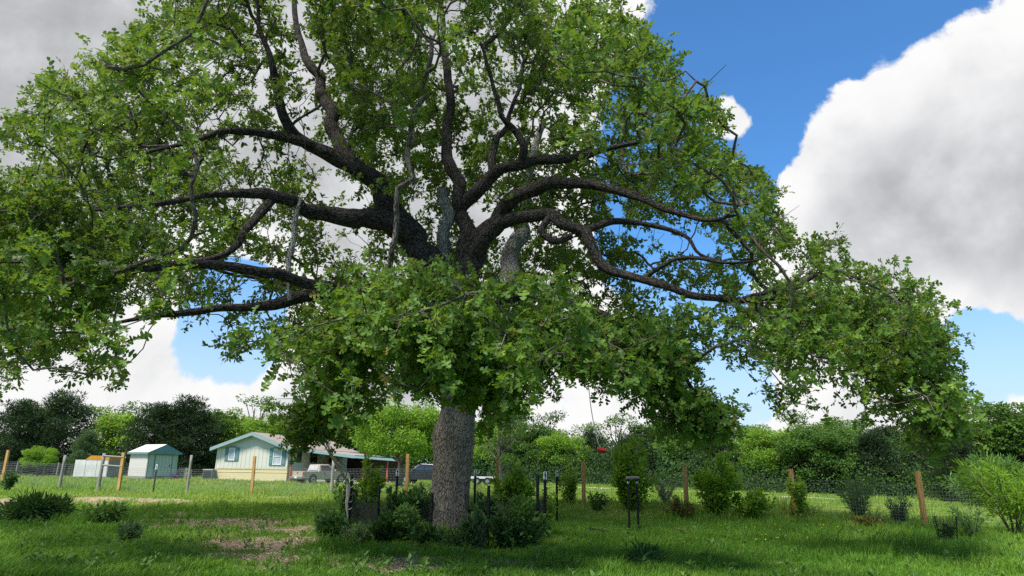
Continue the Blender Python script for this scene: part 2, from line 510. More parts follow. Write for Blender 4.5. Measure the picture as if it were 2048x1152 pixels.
t_ = NT('caliche_gravel'); co_ = t_.n('ShaderNodeTexCoord').outputs['Object']
c_ = t_.ramp(t_.noise(co_, 5, 9, .75), [(.3, (.30, .26, .20)), (.55, (.50, .45, .37)), (.75, (.62, .58, .50))])
M_GRAVEL = t_.done(t_.bsdf(c_, .95, t_.bump(t_.noise(co_, 22, 6, .7), .5, .03), spec=.1))
ribbon('gravel_road', [on_ground(p, y) for p, y in [(700, 965), (880, 968), (1010, 970), (1130, 974), (1300, 980), (1480, 988), (1640, 996)]] + [np.array([26, 38., 0]), np.array([34, 33., 0])], 1.3, M_GRAVEL)

# ------------------------------------------------------------------ leaves
_L = np.array([[0, 0], [.38, 0], [.68, 0], [1, 0]])
_S = np.array([[.28, .20], [.53, .40], [.68, .35], [.86, .24], [1.02, .09]])


def oak_leaf_template():
    v = [(x, 0, 0) for x, _ in _L]
    for s in (1, -1): v += [(x, s * y, .28 * y) for x, y in _S]
    v = np.array(v); v[:, 2] -= .22 * (v[:, 0] - .35) ** 2
    f = []
    for s, o in ((1, 4), (-1, 9)):
        tri = [(0, 1, o), (1, o + 2, o + 1), (1, 2, o + 2), (2, o + 4, o + 3), (2, 3, o + 4)]
        f += [t if s > 0 else (t[0], t[2], t[1]) for t in tri]
    return v, np.array(f)


LEAF_OAK = oak_leaf_template()
LEAF_MID = (np.array([[0, 0, 0], [.48, 0, .02], [1, 0, -.1], [.62, .42, .1], [.62, -.42, .1], [.92, .24, .0], [.92, -.24, .0]]), np.array([[0, 1, 3], [0, 4, 1], [1, 2, 5], [1, 6, 2]]))
LEAF_OVAL = (np.array([[0, 0, 0], [.45, .26, .07], [1, 0, -.08], [.45, -.26, .07]]), np.array([[0, 2, 1], [0, 3, 2]]))
LEAF_NARROW = (np.array([[0, 0, 0], [.4, .09, .03], [1, 0, -.1], [.4, -.09, .03]]), np.array([[0, 2, 1], [0, 3, 2]]))


def leaf_frames(d, n):
    d = norm(d); s = norm(np.cross(n, d)); n = np.cross(d, s)
    return d, s, n


def leaves(tmpl, pos, d, n, size, rnd):
    tv, tf = tmpl; k = len(tv)
    d, s, n = leaf_frames(d, n)
    v = pos[:, None] + size[:, None, None] * (tv[None, :, 0:1] * d[:, None] + tv[None, :, 1:2] * s[:, None] + tv[None, :, 2:3] * n[:, None])
    f = (tf[None] + (np.arange(len(pos)) * k)[:, None, None]).reshape(-1, 3)
    return v.reshape(-1, 3), f, np.repeat(rnd, k)


def cat_leaves(parts):
    V_, F_, R_ = [], [], []; o = 0
    for v, f, r in parts:
        V_.append(v); F_.append(f + o); R_.append(r); o += len(v)
    return np.concatenate(V_), np.concatenate(F_), np.concatenate(R_)


def rvec(shape):
    return norm(rng.normal(size=tuple(shape) + (3,)))


# ------------------------------------------------------------------ the oak
def in_poly(p, poly):
    x, y = p[:, 0], p[:, 1]; ins = np.zeros(len(p), bool); poly = np.asarray(poly, float)
    a = poly; b = np.roll(poly, -1, 0)
    for (x1, y1), (x2, y2) in zip(a, b):
        c = ((y1 > y) != (y2 > y)) & (x < (x2 - x1) * (y - y1) / (y2 - y1 + 1e-12) + x1)
        ins ^= c
    return ins


CROWN = [(300, -260), (360, -40), (310, 25), (235, 75), (190, 110), (140, 150), (95, 190), (40, 225), (20, 262), (45, 300), (0, 350), (-120, 380), (-260, 420), (-260, 700),
         (-60, 745), (30, 770), (55, 735), (165, 735), (235, 775), (258, 740), (225, 690), (300, 640), (440, 632), (425, 690), (475, 715), (550, 690), (600, 735), (640, 780),
         (580, 850), (595, 885), (655, 880), (700, 835), (760, 815), (820, 760), (890, 765), (950, 815), (1000, 840), (1060, 800), (1130, 790), (1180, 770),
         (1255, 800), (1300, 840), (1380, 890), (1420, 870), (1480, 850), (1480, 815), (1400, 790), (1385, 700), (1490, 750), (1525, 790), (1580, 845), (1640, 785),
         (1700, 795), (1790, 850), (1860, 900), (1930, 870), (1920, 790), (1885, 735), (1905, 665), (1860, 595), (1780, 550), (1735, 545), (1645, 478), (1590, 490), (1550, 440),
         (1525, 355), (1450, 310), (1425, 210), (1355, 190), (1335, 115), (1285, 65), (1240, 25), (1150, 35), (1070, 15), (1030, -60), (1000, -260)]
GAPS = [(1450, 770, 70, 60, .8), (1320, 600, 60, 30, .5), (1560, 540, 60, 30, .5), (1680, 560, 50, 30, .4), (420, 660, 60, 30, .6), (330, 440, 50, 40, .5), (1180, 230, 40, 40, .4), (1250, 560, 40, 20, .5), (860, 200, 40, 60, .4), (450, 130, 50, 40, .45), (260, 200, 40, 40, .45), (1430, 380, 40, 30, .4), (1390, 490, 75, 40, .9), (1310, 470, 60, 40, .7), (490, 550, 55, 45, .8), (840, 450, 40, 50, .8), (955, 420, 30, 40, .8), (390, 480, 50, 30, .6), (330, 650, 90, 20, .8),
        (1290, 160, 30, 30, .5), (700, 470, 50, 30, .6), (800, 330, 40, 30, .5), (1010, 180, 30, 50, .5), (560, 640, 30, 40, .4), (1300, 720, 60, 40, .4), (1480, 560, 50, 25, .6),
        (620, 130, 60, 60, .35), (180, 620, 40, 40, .4), (1120, 560, 40, 30, .4), (980, 30, 40, 40, .6), (740, 90, 40, 50, .4), (100, 300, 60, 30, .6)]
# limbs: px, py, distance, half-width in photo px
LIMBS = [
    dict(p=[(900, 600, 16, 34), (868, 540, 16, 30), (830, 490, 15.9, 26), (792, 430, 15.8, 22), (760, 385, 15.6, 20), (725, 350, 15.4, 18), (695, 322, 15.2, 17), (650, 302, 15, 14), (612, 285, 14.8, 12), (577, 240, 14.5, 10), (562, 195, 14.3, 8), (545, 120, 14, 6), (520, 50, 13.8, 4), (505, -60, 13.6, 3)]),
    dict(p=[(700, 325, 15.2, 15), (668, 265, 15.6, 13), (656, 215, 15.9, 11), (636, 165, 16.3, 10), (608, 90, 16.8, 7), (592, 20, 17.2, 5), (600, -60, 17.5, 3)]),
    dict(p=[(640, 298, 15, 10), (590, 278, 14.5, 9), (520, 266, 14, 8), (450, 262, 13.4, 6), (380, 285, 12.8, 5), (300, 305, 12.2, 3), (220, 320, 11.6, 2)]),
    dict(p=[(830, 480, 15.9, 24), (775, 442, 15.4, 22), (720, 436, 15, 19), (660, 430, 14.5, 16), (600, 415, 14, 13), (550, 398, 13.6, 12), (512, 386, 13.3, 10), (455, 388, 12.8, 8), (390, 395, 12.2, 6), (300, 410, 11.6, 5), (200, 420, 11, 3), (90, 440, 10.4, 2)]),
    dict(p=[(545, 398, 13.6, 10), (510, 432, 13, 9), (482, 475, 12.6, 7), (440, 512, 12.2, 6), (390, 522, 11.8, 4), (320, 530, 11.2, 3), (240, 560, 10.6, 2)]),
    dict(p=[(905, 660, 16, 26), (830, 630, 15.2, 20), (740, 600, 14.6, 16), (650, 588, 14.1, 14), (580, 605, 13.8, 12), (520, 612, 13.4, 9), (440, 618, 13, 8), (380, 624, 12.6, 7), (315, 632, 12.2, 5), (240, 645, 11.7, 3), (150, 665, 11.2, 2)]),
    dict(p=[(915, 600, 16, 28), (927, 545, 16, 21), (929, 490, 16, 15), (927, 440, 16.1, 14), (917, 390, 16.2, 13), (905, 345, 16.4, 12), (898, 280, 16.7, 10), (905, 190, 17, 8), (892, 110, 17.2, 7), (884, 40, 17.4, 6), (890, -60, 17.6, 4)]),
    dict(p=[(925, 412, 16.2, 14), (952, 380, 16, 13), (985, 347, 15.8, 12), (1030, 330, 15.6, 10), (1078, 319, 15.4, 9), (1130, 319, 15.2, 9), (1182, 310, 15, 7), (1235, 293, 14.7, 5), (1300, 280, 14.4, 3)]),
    dict(p=[(985, 350, 15.8, 9), (982, 312, 15.9, 8), (990, 285, 16, 7), (1008, 258, 16.2, 5), (1030, 200, 16.6, 4), (1050, 120, 17, 3)]),
    dict(p=[(1040, 327, 15.5, 9), (1046, 292, 15.3, 8), (1030, 262, 15.2, 7), (1000, 225, 15, 5), (985, 160, 14.8, 4), (960, 90, 14.6, 3)]),
    dict(p=[(920, 590, 16, 28), (942, 520, 16, 24), (965, 468, 15.9, 20), (1000, 432, 15.7, 17), (1032, 395, 15.4, 15), (1080, 376, 15, 13), (1140, 365, 14.6, 11), (1200, 370, 14.2, 10), (1270, 390, 13.8, 8), (1340, 420, 13.4, 6), (1410, 440, 13, 4), (1480, 430, 12.6, 2)]),
    dict(p=[(945, 510, 15.9, 18), (990, 452, 15.5, 13), (1050, 433, 15.2, 12), (1103, 425, 14.8, 11), (1124, 448, 14.6, 11), (1165, 468, 14.3, 11), (1190, 500, 14, 10), (1216, 535, 13.8, 10), (1262, 550, 13.5, 9), (1330, 570, 13.1, 8), (1395, 592, 12.8, 7), (1470, 600, 12.5, 6), (1560, 598, 12.2, 5), (1650, 612, 11.9, 4), (1740, 645, 11.6, 3), (1825, 700, 11.4, 2)]),
    dict(p=[(1160, 467, 14.3, 8), (1215, 442, 14.5, 7), (1290, 448, 14.3, 5), (1370, 470, 14, 4), (1400, 510, 13.8, 3), (1470, 530, 13.6, 2)]),
    dict(p=[(1105, 426, 14.8, 7), (1080, 458, 14.6, 7), (1112, 482, 14.4, 7), (1145, 470, 14.3, 6)]),
    dict(p=[(985, 640, 16.6, 26), (1005, 580, 17.6, 22), (1025, 510, 18.2, 17), (1043, 450, 18.7, 14), (1055, 395, 19, 11), (1065, 330, 19.4, 8), (1090, 240, 20, 5)], grey=1),
    dict(p=[(893, 580, 16.25, 20), (886, 520, 16.2, 15), (889, 460, 16.2, 12.5), (891, 410, 16.2, 12), (887, 376, 16.2, 11)], grey=1),
    dict(p=[(602, 398, 12.9, 4), (588, 440, 12.8, 5), (585, 490, 12.7, 5), (575, 540, 12.6, 5), (580, 600, 12.6, 4)], grey=1),
    dict(p=[(1290, 555, 13.4, 5), (1340, 520, 13.2, 4), (1390, 515, 13, 4), (1450, 525, 12.7, 3), (1520, 520, 12.4, 2)]),
    dict(p=[(1480, 600, 12.5, 5), (1540, 580, 12.3, 5), (1590, 575, 12.2, 5), (1640, 545, 12, 4), (1690, 545, 11.8, 3), (1760, 580, 11.5, 2)]),
    # limbs that reach toward the viewer and away from him
    dict(p=[(903, 640, 15.8, 22), (890, 608, 14, 21), (872, 590, 12.3, 19), (850, 585, 10.8, 16), (830, 610, 9.4, 11), (820, 650, 8.5, 6)], hid=1),
    dict(p=[(920, 640, 15.8, 20), (980, 605, 14, 18), (1050, 590, 12.5, 15), (1140, 605, 11.2, 11), (1230, 640, 10.2, 7), (1310, 690, 9.5, 4)], hid=1),
    dict(p=[(890, 660, 15.8, 20), (800, 640, 14, 16), (700, 640, 12.5, 13), (620, 670, 11.3, 9), (560, 700, 10.4, 5)], hid=1),
    dict(p=[(780, 600, 14.9, 12), (600, 560, 12.5, 11), (420, 530, 10.8, 9), (250, 540, 9.6, 6), (100, 560, 8.8, 4), (-80, 600, 8.2, 3)], hid=1),
    dict(p=[(910, 610, 16.2, 24), (890, 590, 18, 20), (870, 570, 20, 15), (850, 550, 22, 9), (830, 560, 23.4, 5)], hid=1),
    dict(p=[(930, 620, 16.2, 20), (1000, 600, 18, 16), (1090, 590, 20, 11), (1160, 600, 22, 6)], hid=1),
    dict(p=[(880, 620, 16.3, 20), (780, 590, 18, 15), (660, 570, 19.8, 10), (540, 570, 21.5, 5)], hid=1),
    dict(p=[(1230, 640, 10.3, 7), (1340, 720, 10, 5), (1400, 800, 9.9, 3), (1430, 850, 9.9, 2)], hid=1),
    dict(p=[(620, 670, 11.3, 7), (620, 740, 11, 5), (625, 810, 10.8, 3), (630, 860, 10.8, 2)], hid=1),
]
TRUNK = [(893, 1085, 58), (895, 1055, 47), (898, 1000, 38), (903, 950, 37), (906, 905, 38.5), (907, 872, 41), (914, 838, 35), (919, 795, 33), (916, 720, 33), (909, 650, 36), (905, 600, 40), (904, 565, 34)]


def build_oak():
    base = gp(895, 16.0)
    root = thing('oak_tree', base, 'huge spreading post oak with thick furrowed trunk and wide dark-limbed leafy crown', 'tree')
    off = np.array(base)
    D0 = 16.0
    # trunk
    tp = np.array([[*P(px, py, D0), w * mpp(px, py, D0)] for px, py, w in TRUNK])
    tp[0, 2] = base[2] - .25
    c = catmull(tp, .07); n = 72
    v, q, b = tube_np(c[:, :3], c[:, 3], n)
    th = np.tile(np.linspace(0, 2 * np.pi, n, endpoint=False), len(c)); hh = np.repeat(c[:, 2], n)
    bulge = 1 + .05 * np.sin(3 * th + hh * .7) + .03 * np.sin(5 * th - hh * 1.3) + .10 * np.exp(-(hh - base[2]) * 2.2) * np.sin(4 * th + 1)
    ridge = 1 + .020 * (vnoise(th * 14, hh, .9, 8) - .5) * 2 + .025 * (vnoise(th * 7 + 3, hh * 1.2, .6, 9) - .5) * 2
    ctr = np.repeat(c[:, :3], n, 0); v = ctr + (v - ctr) * (bulge * ridge)[:, None]
    trunk = link('trunk', raw_mesh('trunk', v - off, q, M_BARK, True, vec_attrs={'bark_co': b}), root)
    # a bark burl and an old branch scar on the right flank
    nodes = []; vis = []; rad = []; tdir = []
    for L_ in LIMBS:
        pts = np.array([[*P(px, py, D), w * mpp(px, py, D)] for px, py, D, w in L_['p']])
        c = catmull(pts, .14)
        k = len(c); s = np.linspace(0, 1, k)
        wob = np.stack([vnoise(s * k * .14, s * 0 + j * 5.3 + len(nodes) * .01, .55, 40 + j) - .5 for j in range(3)], 1)
        amp = np.minimum(.85 * c[:, 3], .12) * np.minimum(1, s * 6)
        c[:, :3] += wob * amp[:, None] * 2
        c[:, 3] *= 1 + .22 * (vnoise(s * k * .14, s * 0 + len(nodes) * .013, .35, 60) - .5)
        sides = 18 if c[0, 3] > .15 else 12
        v, q, b = tube_np(c[:, :3], c[:, 3], sides)
        th = np.tile(np.linspace(0, 2 * np.pi, sides, endpoint=False), k)
        lump = 1 + .16 * (vnoise(th * 3, np.repeat(s * k, sides) * .3, .8, 61) - .5)
        ctr = np.repeat(c[:, :3], sides, 0); v = ctr + (v - ctr) * lump[:, None]
        tips = [len(v) - sides + j for j in range(sides)]
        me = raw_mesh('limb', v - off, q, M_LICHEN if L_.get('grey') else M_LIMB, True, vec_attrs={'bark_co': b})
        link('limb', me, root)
        if L_.get('grey') and L_['p'][0][0] != 985:
            pass
        else:
            nodes.append(c[:, :3]); rad.append(c[:, 3]); tdir.append(norm(np.gradient(c[:, :3], axis=0)))
        if not L_.get('hid'): vis.append(c[:, :3])
    # where leaf sprays sit: an uneven dome round the limbs
    poly = np.array(CROWN, float)
    visp = project(np.concatenate(vis)); vish = np.concatenate(vis)
    C = []; tries = 0
    while sum(map(len, C)) < 4300 and tries < 140:
        tries += 1
        q = np.stack([rng.uniform(-15, 12, 9000), rng.uniform(6.5, 25, 9000), rng.uniform(2.0, 16, 9000)], 1)
        r = np.sqrt(((q[:, 0] + 1.2) / 12.6) ** 2 + ((q[:, 1] - 15.6) / 9.2) ** 2)
        zt = 4.5 + 11.2 * np.sqrt(np.clip(1 - r ** 2, 0, 1)); zb = 7.2 - 5.4 * np.clip(r, 0, 1) ** 1.5
        t = (q[:, 2] - zb) / np.maximum(zt - zb, .5)
        ok = (r < 1) & (t > 0) & (t < 1)
        shell = np.maximum(np.clip(r, 0, 1) ** 1.5, np.clip(t, 0, 1) ** 1.2)
        pr = (.22 + .78 * shell) * np.where(q[:, 2] > 8, 1.35, 1.0)
        lump = vnoise(q[:, 0] + q[:, 2] * .7, q[:, 1] - q[:, 2] * .5, 1.5, 71)
        pr *= np.clip((lump - .25) * 3.4, .08, 1)
        pp = project(q)
        ok &= in_poly(pp[:, :2], poly)
        for gx, gy, ga, gb, s in GAPS:
            inside = ((pp[:, 0] - gx) / ga) ** 2 + ((pp[:, 1] - gy) / gb) ** 2 < 1
            pr = np.where(inside, pr * (1 - s), pr)
        ok &= rng.random(len(q)) < pr
        q = q[ok]; pp = pp[ok]
        # the photograph shows these limbs unhidden: nothing hangs in front of them
        d2 = (pp[:, None, 0] - visp[None, :, 0]) ** 2 + (pp[:, None, 1] - visp[None, :, 1]) ** 2
        j = d2.argmin(1)
        rad_px = 46 * 12 / np.maximum(pp[:, 2], 6)
        front = (pp[:, 2] < visp[j, 2] + .35) & (np.sqrt(d2.min(1)) < rad_px) & (pp[:, 1] < 645) & (np.abs(pp[:, 0] - 860) > np.where(pp[:, 1] > 560, 240, 0))
        edge = np.abs(visp[j, 0] - 960) > 500
        keep = ~front | (rng.random(len(q)) < np.where(edge, .22, .06))
        # the open middle under the dome: few sprays in front of the fork
        mid = (np.abs(pp[:, 0] - 900) < 420) & (pp[:, 1] > 180) & (pp[:, 1] < 520) & (pp[:, 2] < 15)
        keep &= ~mid | (rng.random(len(q)) < .4)
        C.append(q[keep])
    C = np.concatenate(C)[:4300]
    # extra sprays for the near skirt of foliage that hangs in front of the trunk
    ex = []
    for px, py, D, sx, sy, sd_, k in [(840, 640, 9.2, 130, 60, .9, 110), (700, 690, 10, 80, 60, .8, 70), (960, 720, 9.6, 90, 50, .8, 60), (1120, 690, 10.2, 110, 60, .8, 80), (1300, 730, 10, 90, 60, .6, 60),
                                      (1400, 830, 9.9, 50, 35, .4, 34), (625, 840, 10.8, 36, 36, .4, 30), (660, 790, 10.8, 50, 30, .5, 22), (1000, 810, 10, 50, 24, .5, 18), (150, 500, 9.5, 140, 130, .8, 90),
                                      (1640, 640, 11.6, 130, 70, .8, 60), (1800, 730, 11.4, 80, 70, .6, 60), (1880, 830, 11.4, 40, 40, .5, 24), (860, 745, 9.4, 60, 20, .5, 18)]:
        a = rng.normal(size=(k, 3)) * .62
        for u, v_, w_ in a:
            x_, y_ = px + u * sx, py + v_ * sy
            if in_poly(np.array([[x_, y_]]), poly)[0]: ex.append(P(x_, y_, D + w_ * sd_))
    C = np.vstack([C, np.array(ex)])
    # branches: each spray joins the nearest wood already grown
    NP = np.concatenate(nodes); NR = np.concatenate(rad); ND = np.concatenate(tdir)
    nb = len(NP)
    Pn = np.zeros((nb + 40000, 3)); Pn[:nb] = NP; Dn = np.zeros_like(Pn); Dn[:nb] = ND
    cap = np.full(len(Pn), .05); cap[:nb] = NR
    par = np.full(len(Pn), -1); cnt = nb
    d0 = np.array([np.min(np.sum((NP - c) ** 2, 1)) for c in C]); order = np.argsort(d0)
    paths = []; centre = np.array([-.8, 15.6, 5.0])
    for ci in order:
        c = C[ci]
        dv = c - Pn[:cnt]; dd = np.linalg.norm(dv, axis=1)
        al = np.sum(dv * Dn[:cnt], 1) / np.maximum(dd, 1e-6)
        cost = dd * (1.25 - .35 * al)
        j = int(cost.argmin()); L_ = dd[j]
        k = max(2, int(L_ / .22))
        p0 = Pn[j]; t = np.linspace(0, 1, k + 1)[1:, None]
        ctl = p0 + Dn[j] * L_ * .45 + rvec((1,))[0] * L_ * .24 + np.array([0, 0, .12 * L_])
        path = (1 - t) ** 2 * p0 + 2 * t * (1 - t) * ctl + t * t * c
        path[:-1] += rng.normal(size=(k - 1, 3)) * .05
        idx = np.arange(cnt, cnt + k)
        Pn[idx] = path; Dn[idx] = norm(np.diff(np.vstack([p0, path]), axis=0))
        par[idx] = np.concatenate([[j], idx[:-1]]); cnt += k
        paths.append((j, idx))
    flow = np.zeros(cnt); tips = [p[1][-1] for p in paths]; flow[tips] += 1
    for i in range(cnt - 1, nb - 1, -1): flow[par[i]] += flow[i]
    r = .0066 * flow ** .42
    tubes = []
    for j, idx in paths:
        ch = np.concatenate([[j], idx])
        rr = r[ch].copy(); rr[0] = min(rr[1] * 1.1, cap[j] if j < nb else 1); rr = np.minimum(rr, .055)
        rr[-1] *= .7
        tubes.append(tube_np(Pn[ch], rr, 5 if rr[0] < .03 else 7))
    # leaf sprays
    nc = len(C); NTW, NLF = 7, 6
    out = norm(C - centre); sz = rng.uniform(.75, 1.25, nc)
    tdirs = norm(out[:, None] * .55 + rvec((nc, NTW)) * .95 + np.array([0, 0, .22]))
    tl = rng.uniform(.17, .45, (nc, NTW)) * sz[:, None]
    ends = C[:, None] + tdirs * tl[..., None]; ends[..., 2] -= .10 * tl
    tw = rng.random((nc, NTW)) < .75
    A_ = np.repeat(C[:, None], NTW, 1)[tw]; B_ = ends[tw]; td_ = norm(B_ - A_); u_ = norm(np.cross(td_, np.array([.3, .5, .8]))); w_ = np.cross(td_, u_)
    th_ = np.array([0, 2.094, 4.189]); rg = u_[:, None] * np.cos(th_)[None, :, None] + w_[:, None] * np.sin(th_)[None, :, None]
    tv_ = np.concatenate([A_[:, None] + rg * .006, B_[:, None] + rg * .003], 1).reshape(-1, 3)
    tq_ = (np.array([[0, 1, 4, 3], [1, 2, 5, 4], [2, 0, 3, 5]])[None] + (np.arange(len(A_)) * 6)[:, None, None]).reshape(-1, 4)
    tubes.append((tv_, tq_, tv_ * .3))
    # bare pale twigs among the leaves
    for i in rng.choice(nc, 700, replace=False):
        a = C[i]; d = rvec((1,))[0] * .3 + out[i] * .4; e = a + d * rng.uniform(.6, 1.5); m = (a + e) / 2 + rng.normal(size=3) * .07
        tubes.append(tube_np(np.array([a, m, e]), np.array([.008, .006, .003]), 3))
    v, q, b = join_tubes(tubes)
    tag(link('branches', raw_mesh('branches', v - off, q, M_TWIG_BRANCH, True, vec_attrs={'bark_co': b}), root), kind='stuff')
    tt = np.sqrt(rng.uniform(.08, 1, (nc, NTW, NLF)))
    lp = C[:, None, None] + (ends - C[:, None])[:, :, None] * tt[..., None] + rng.normal(size=(nc, NTW, NLF, 3)) * .025
    ld = norm(tdirs[:, :, None] * .6 + rvec((nc, NTW, NLF)) * .85 - np.array([0, 0, .18]))
    ln = norm(np.array([0, 0, .75]) + rvec((nc, NTW, NLF)) * .75 + out[:, None, None] * .3)
    ls = rng.uniform(.095, .165, (nc, NTW, NLF)) * (.9 + .1 * sz[:, None, None])
    tone = .02 + .62 * vnoise(C[:, 0] + C[:, 2], C[:, 1] + C[:, 2] * .6, 1.1, 77)
    lr = np.clip(tone[:, None, None] + rng.normal(size=(nc, NTW, NLF)) * .17 + .12, 0, .985)
    lr = np.where(rng.random(lr.shape) < .012, 1.0, lr)
    lp, ld, ln, ls, lr = [a.reshape(-1, 3) if a.ndim == 4 else a.reshape(-1) for a in (lp, ld, ln, ls, lr)]
    pp = project(lp)
    near = pp[:, 2] < 11.5
    midr = (~near) & (pp[:, 2] < 17.5)
    fars = ~near & ~midr
    # the 300 leaves that show largest are single leaves; the mass of the rest is one part
    fr = near & (pp[:, 0] > 20) & (pp[:, 0] < 2028) & (pp[:, 1] > 20)
    show = np.where(fr, ls / pp[:, 2], 0)
    cell = (pp[:, 0] // 14).astype(int) * 1000 + (pp[:, 1] // 14).astype(int)
    o_ = np.argsort(pp[:, 2]); _, first = np.unique(cell[o_], return_index=True)
    isfirst = np.zeros(len(lp), bool); isfirst[o_[first]] = True
    big = np.argsort(-np.where(isfirst, show, 0))[:300]
    single = np.zeros(len(lp), bool); single[big] = True
    parts = [leaves(LEAF_OAK, *[a[near & ~single] for a in (lp - off, ld, ln, ls, lr)]), leaves(LEAF_MID, *[a[midr] for a in (lp - off, ld, ln, ls, lr)]), leaves(LEAF_OVAL, *[a[fars] for a in (lp - off, ld, ln, ls * 1.2, lr)])]
    v, f, rr = cat_leaves(parts)
    crown = tag(link('crown', raw_mesh('crown', v, f, M_OAK, False, {'rnd': rr}), root), kind='stuff')
    protos = [raw_mesh('leaf', LEAF_OAK[0], LEAF_OAK[1], M_OAK, False, {'rnd': np.full(14, t)}) for t in (.35, .55, .7, .82)]
    d_, s_, n_ = leaf_frames(ld[single], ln[single])
    for i, (p_, a, b_, c_, s) in enumerate(zip(lp[single] - off, d_, s_, n_, ls[single])):
        o = link('leaf', protos[i % 4], crown)
        o.matrix_local = Matrix(((a[0] * s, b_[0] * s, c_[0] * s, p_[0]), (a[1] * s, b_[1] * s, c_[1] * s, p_[1]), (a[2] * s, b_[2] * s, c_[2] * s, p_[2]), (0, 0, 0, 1)))
    return root


M_TWIG_BRANCH = bark_mat('oak_branch_bark', (.012, .010, .008), (.048, .041, .033), (.14, .122, .10), (.32, .33, .28), .22, .6)
build_oak()

# ------------------------------------------------------------------ woodland trees
def tree_proto(kind, seed):
    """returns trunk mesh and crown mesh of a tree about 8 m tall standing at the origin"""
    r = np.random.default_rng(seed)
    rv = lambda n: norm(r.normal(size=(n, 3)))
    tubes = []
    lobes = []
    if kind == 'cedar':
        H = 8.0
        tubes.append(tube_np(np.array([[0, 0, -.3], [.05, 0, 2], [.1, .05, 4.5], [.05, 0, 7.4]]), np.array([.2, .15, .1, .02]), 7))
        for z in np.linspace(.5, 7.5, 30):
            w = 2.3 * (1 - ((z - 2.6) / 5.6) ** 2 if z > 2.6 else 1 - ((2.6 - z) / 4.5) ** 2)
            for k in range(4):
                a = r.uniform(0, 6.28); rr = w * r.uniform(.45, .95)
                lobes.append((np.array([rr * math.cos(a), rr * math.sin(a), z + r.uniform(-.25, .25)]), r.uniform(.42, .8)))
        n = 150; lsz = (.24, .46); tm = LEAF_NARROW
    elif kind == 'dome':
        tubes.append(tube_np(np.array([[0, 0, -.3], [.1, .05, 1.2], [.15, 0, 2.4], [.1, .1, 4.6]]), np.array([.34, .27, .22, .09]), 9))
        for k in range(56):
            a = r.uniform(0, 6.28); e = r.uniform(-.62, 1.2); rr = r.uniform(.45, 1)
            c = np.array([3.9 * rr * math.cos(a) * math.cos(e), 3.9 * rr * math.sin(a) * math.cos(e), 4.0 + 3.5 * rr * math.sin(e)])
            lobes.append((c, r.uniform(.7, 1.15)))
        n = 190; lsz = (.18, .32); tm = LEAF_OVAL
    elif kind == 'tall':
        tubes.append(tube_np(np.array([[0, 0, -.3], [.1, .05, 2.2], [.0, .1, 4.4], [.1, .0, 6.6]]), np.array([.24, .18, .12, .04]), 8))
        for k in range(46):
            z = r.uniform(1.0, 7.6); w = 2.5 * math.sqrt(max(.05, 1 - ((z - 4.6) / 3.6) ** 2)); a = r.uniform(0, 6.28); rr = w * r.uniform(.3, 1)
            lobes.append((np.array([rr * math.cos(a), rr * math.sin(a), z]), r.uniform(.55, 1.0)))
        n = 220; lsz = (.18, .32); tm = LEAF_OVAL
    else:  # open: thin, twiggy, sky shows through
        tubes.append(tube_np(np.array([[0, 0, -.3], [.1, .05, 2.0], [.3, .1, 4.0], [.2, .0, 6.8]]), np.array([.22, .17, .11, .03]), 8))
        for k in range(26):
            z = r.uniform(2.2, 7.8); w = 2.8 * math.sqrt(max(.06, 1 - ((z - 5.0) / 3.4) ** 2)); a = r.uniform(0, 6.28); rr = w * r.uniform(.2, 1)
            lobes.append((np.array([rr * math.cos(a), rr * math.sin(a), z]), r.uniform(.45, .8)))
        n = 120; lsz = (.17, .3); tm = LEAF_OVAL
    for c, s in lobes:
        if kind == 'cedar' and r.random() < .5: continue
        st = np.array([.1, .05, max(.9, c[2] * (.78 if kind == 'cedar' else .5))])
        if kind == 'dome': st = np.array([.13, .03, r.uniform(1.5, 4.2)])
        m = (st + c) / 2 + r.normal(size=3) * .18 + np.array([0, 0, .15])
        tubes.append(tube_np(np.array([st, m, c]), np.array([.075, .05, .015]) * (1.0 if kind == 'dome' else .8), 5))
    v, q, b = join_tubes(tubes)
    trunk = raw_mesh('trunk', v, q, M_TRUNK, True)
    ps, ds, ns, ss, rs = [], [], [], [], []
    for c, s in lobes:
        k = int(n * (s / .8) ** 2)
        d = rv(k); rad_ = s * r.uniform(.35, 1.05, k) ** .6
        p = c + d * rad_[:, None] * np.array([1.1, 1.1, .72])
        ps.append(p); ds.append(norm(rv(k) + d * .6 + (np.array([0, 0, .7]) if kind == 'cedar' else np.array([0, 0, -.15]))))
        ns.append(norm(d * .6 + np.array([0, 0, .7]) + rv(k) * .6)); ss.append(r.uniform(*lsz, k)); rs.append(np.clip(r.normal(.5, .22, k) + r.normal() * .1, 0, 1))
    v, f, rr = leaves(tm, *[np.concatenate(a) for a in (ps, ds, ns, ss, rs)])
    return trunk, v, f, rr


PROTO = {}
for kind, seeds, mat in [('cedar', (1, 2), M_CEDAR), ('dome', (3, 4), M_TREE), ('tall', (5, 6), M_TREE), ('open', (7,), M_TREE)]:
    for s in seeds:
        tr, v, f, rr = tree_proto(kind, s)
        PROTO[kind, s] = (tr, raw_mesh('crown', v, f, mat, False, {'rnd': rr}))
for kind, s in [('dome', 3), ('tall', 5)]:
    tr, cr = PROTO[kind, s]; c2 = cr.copy(); c2.materials.clear(); c2.materials.append(M_SPRING); PROTO[kind + '_spring', s] = (tr, c2)
tr, cr = PROTO['cedar', 1]; c2 = cr.copy(); c2.materials.clear(); c2.materials.append(M_GREY); PROTO['cedar_grey', 1] = (tr, c2)


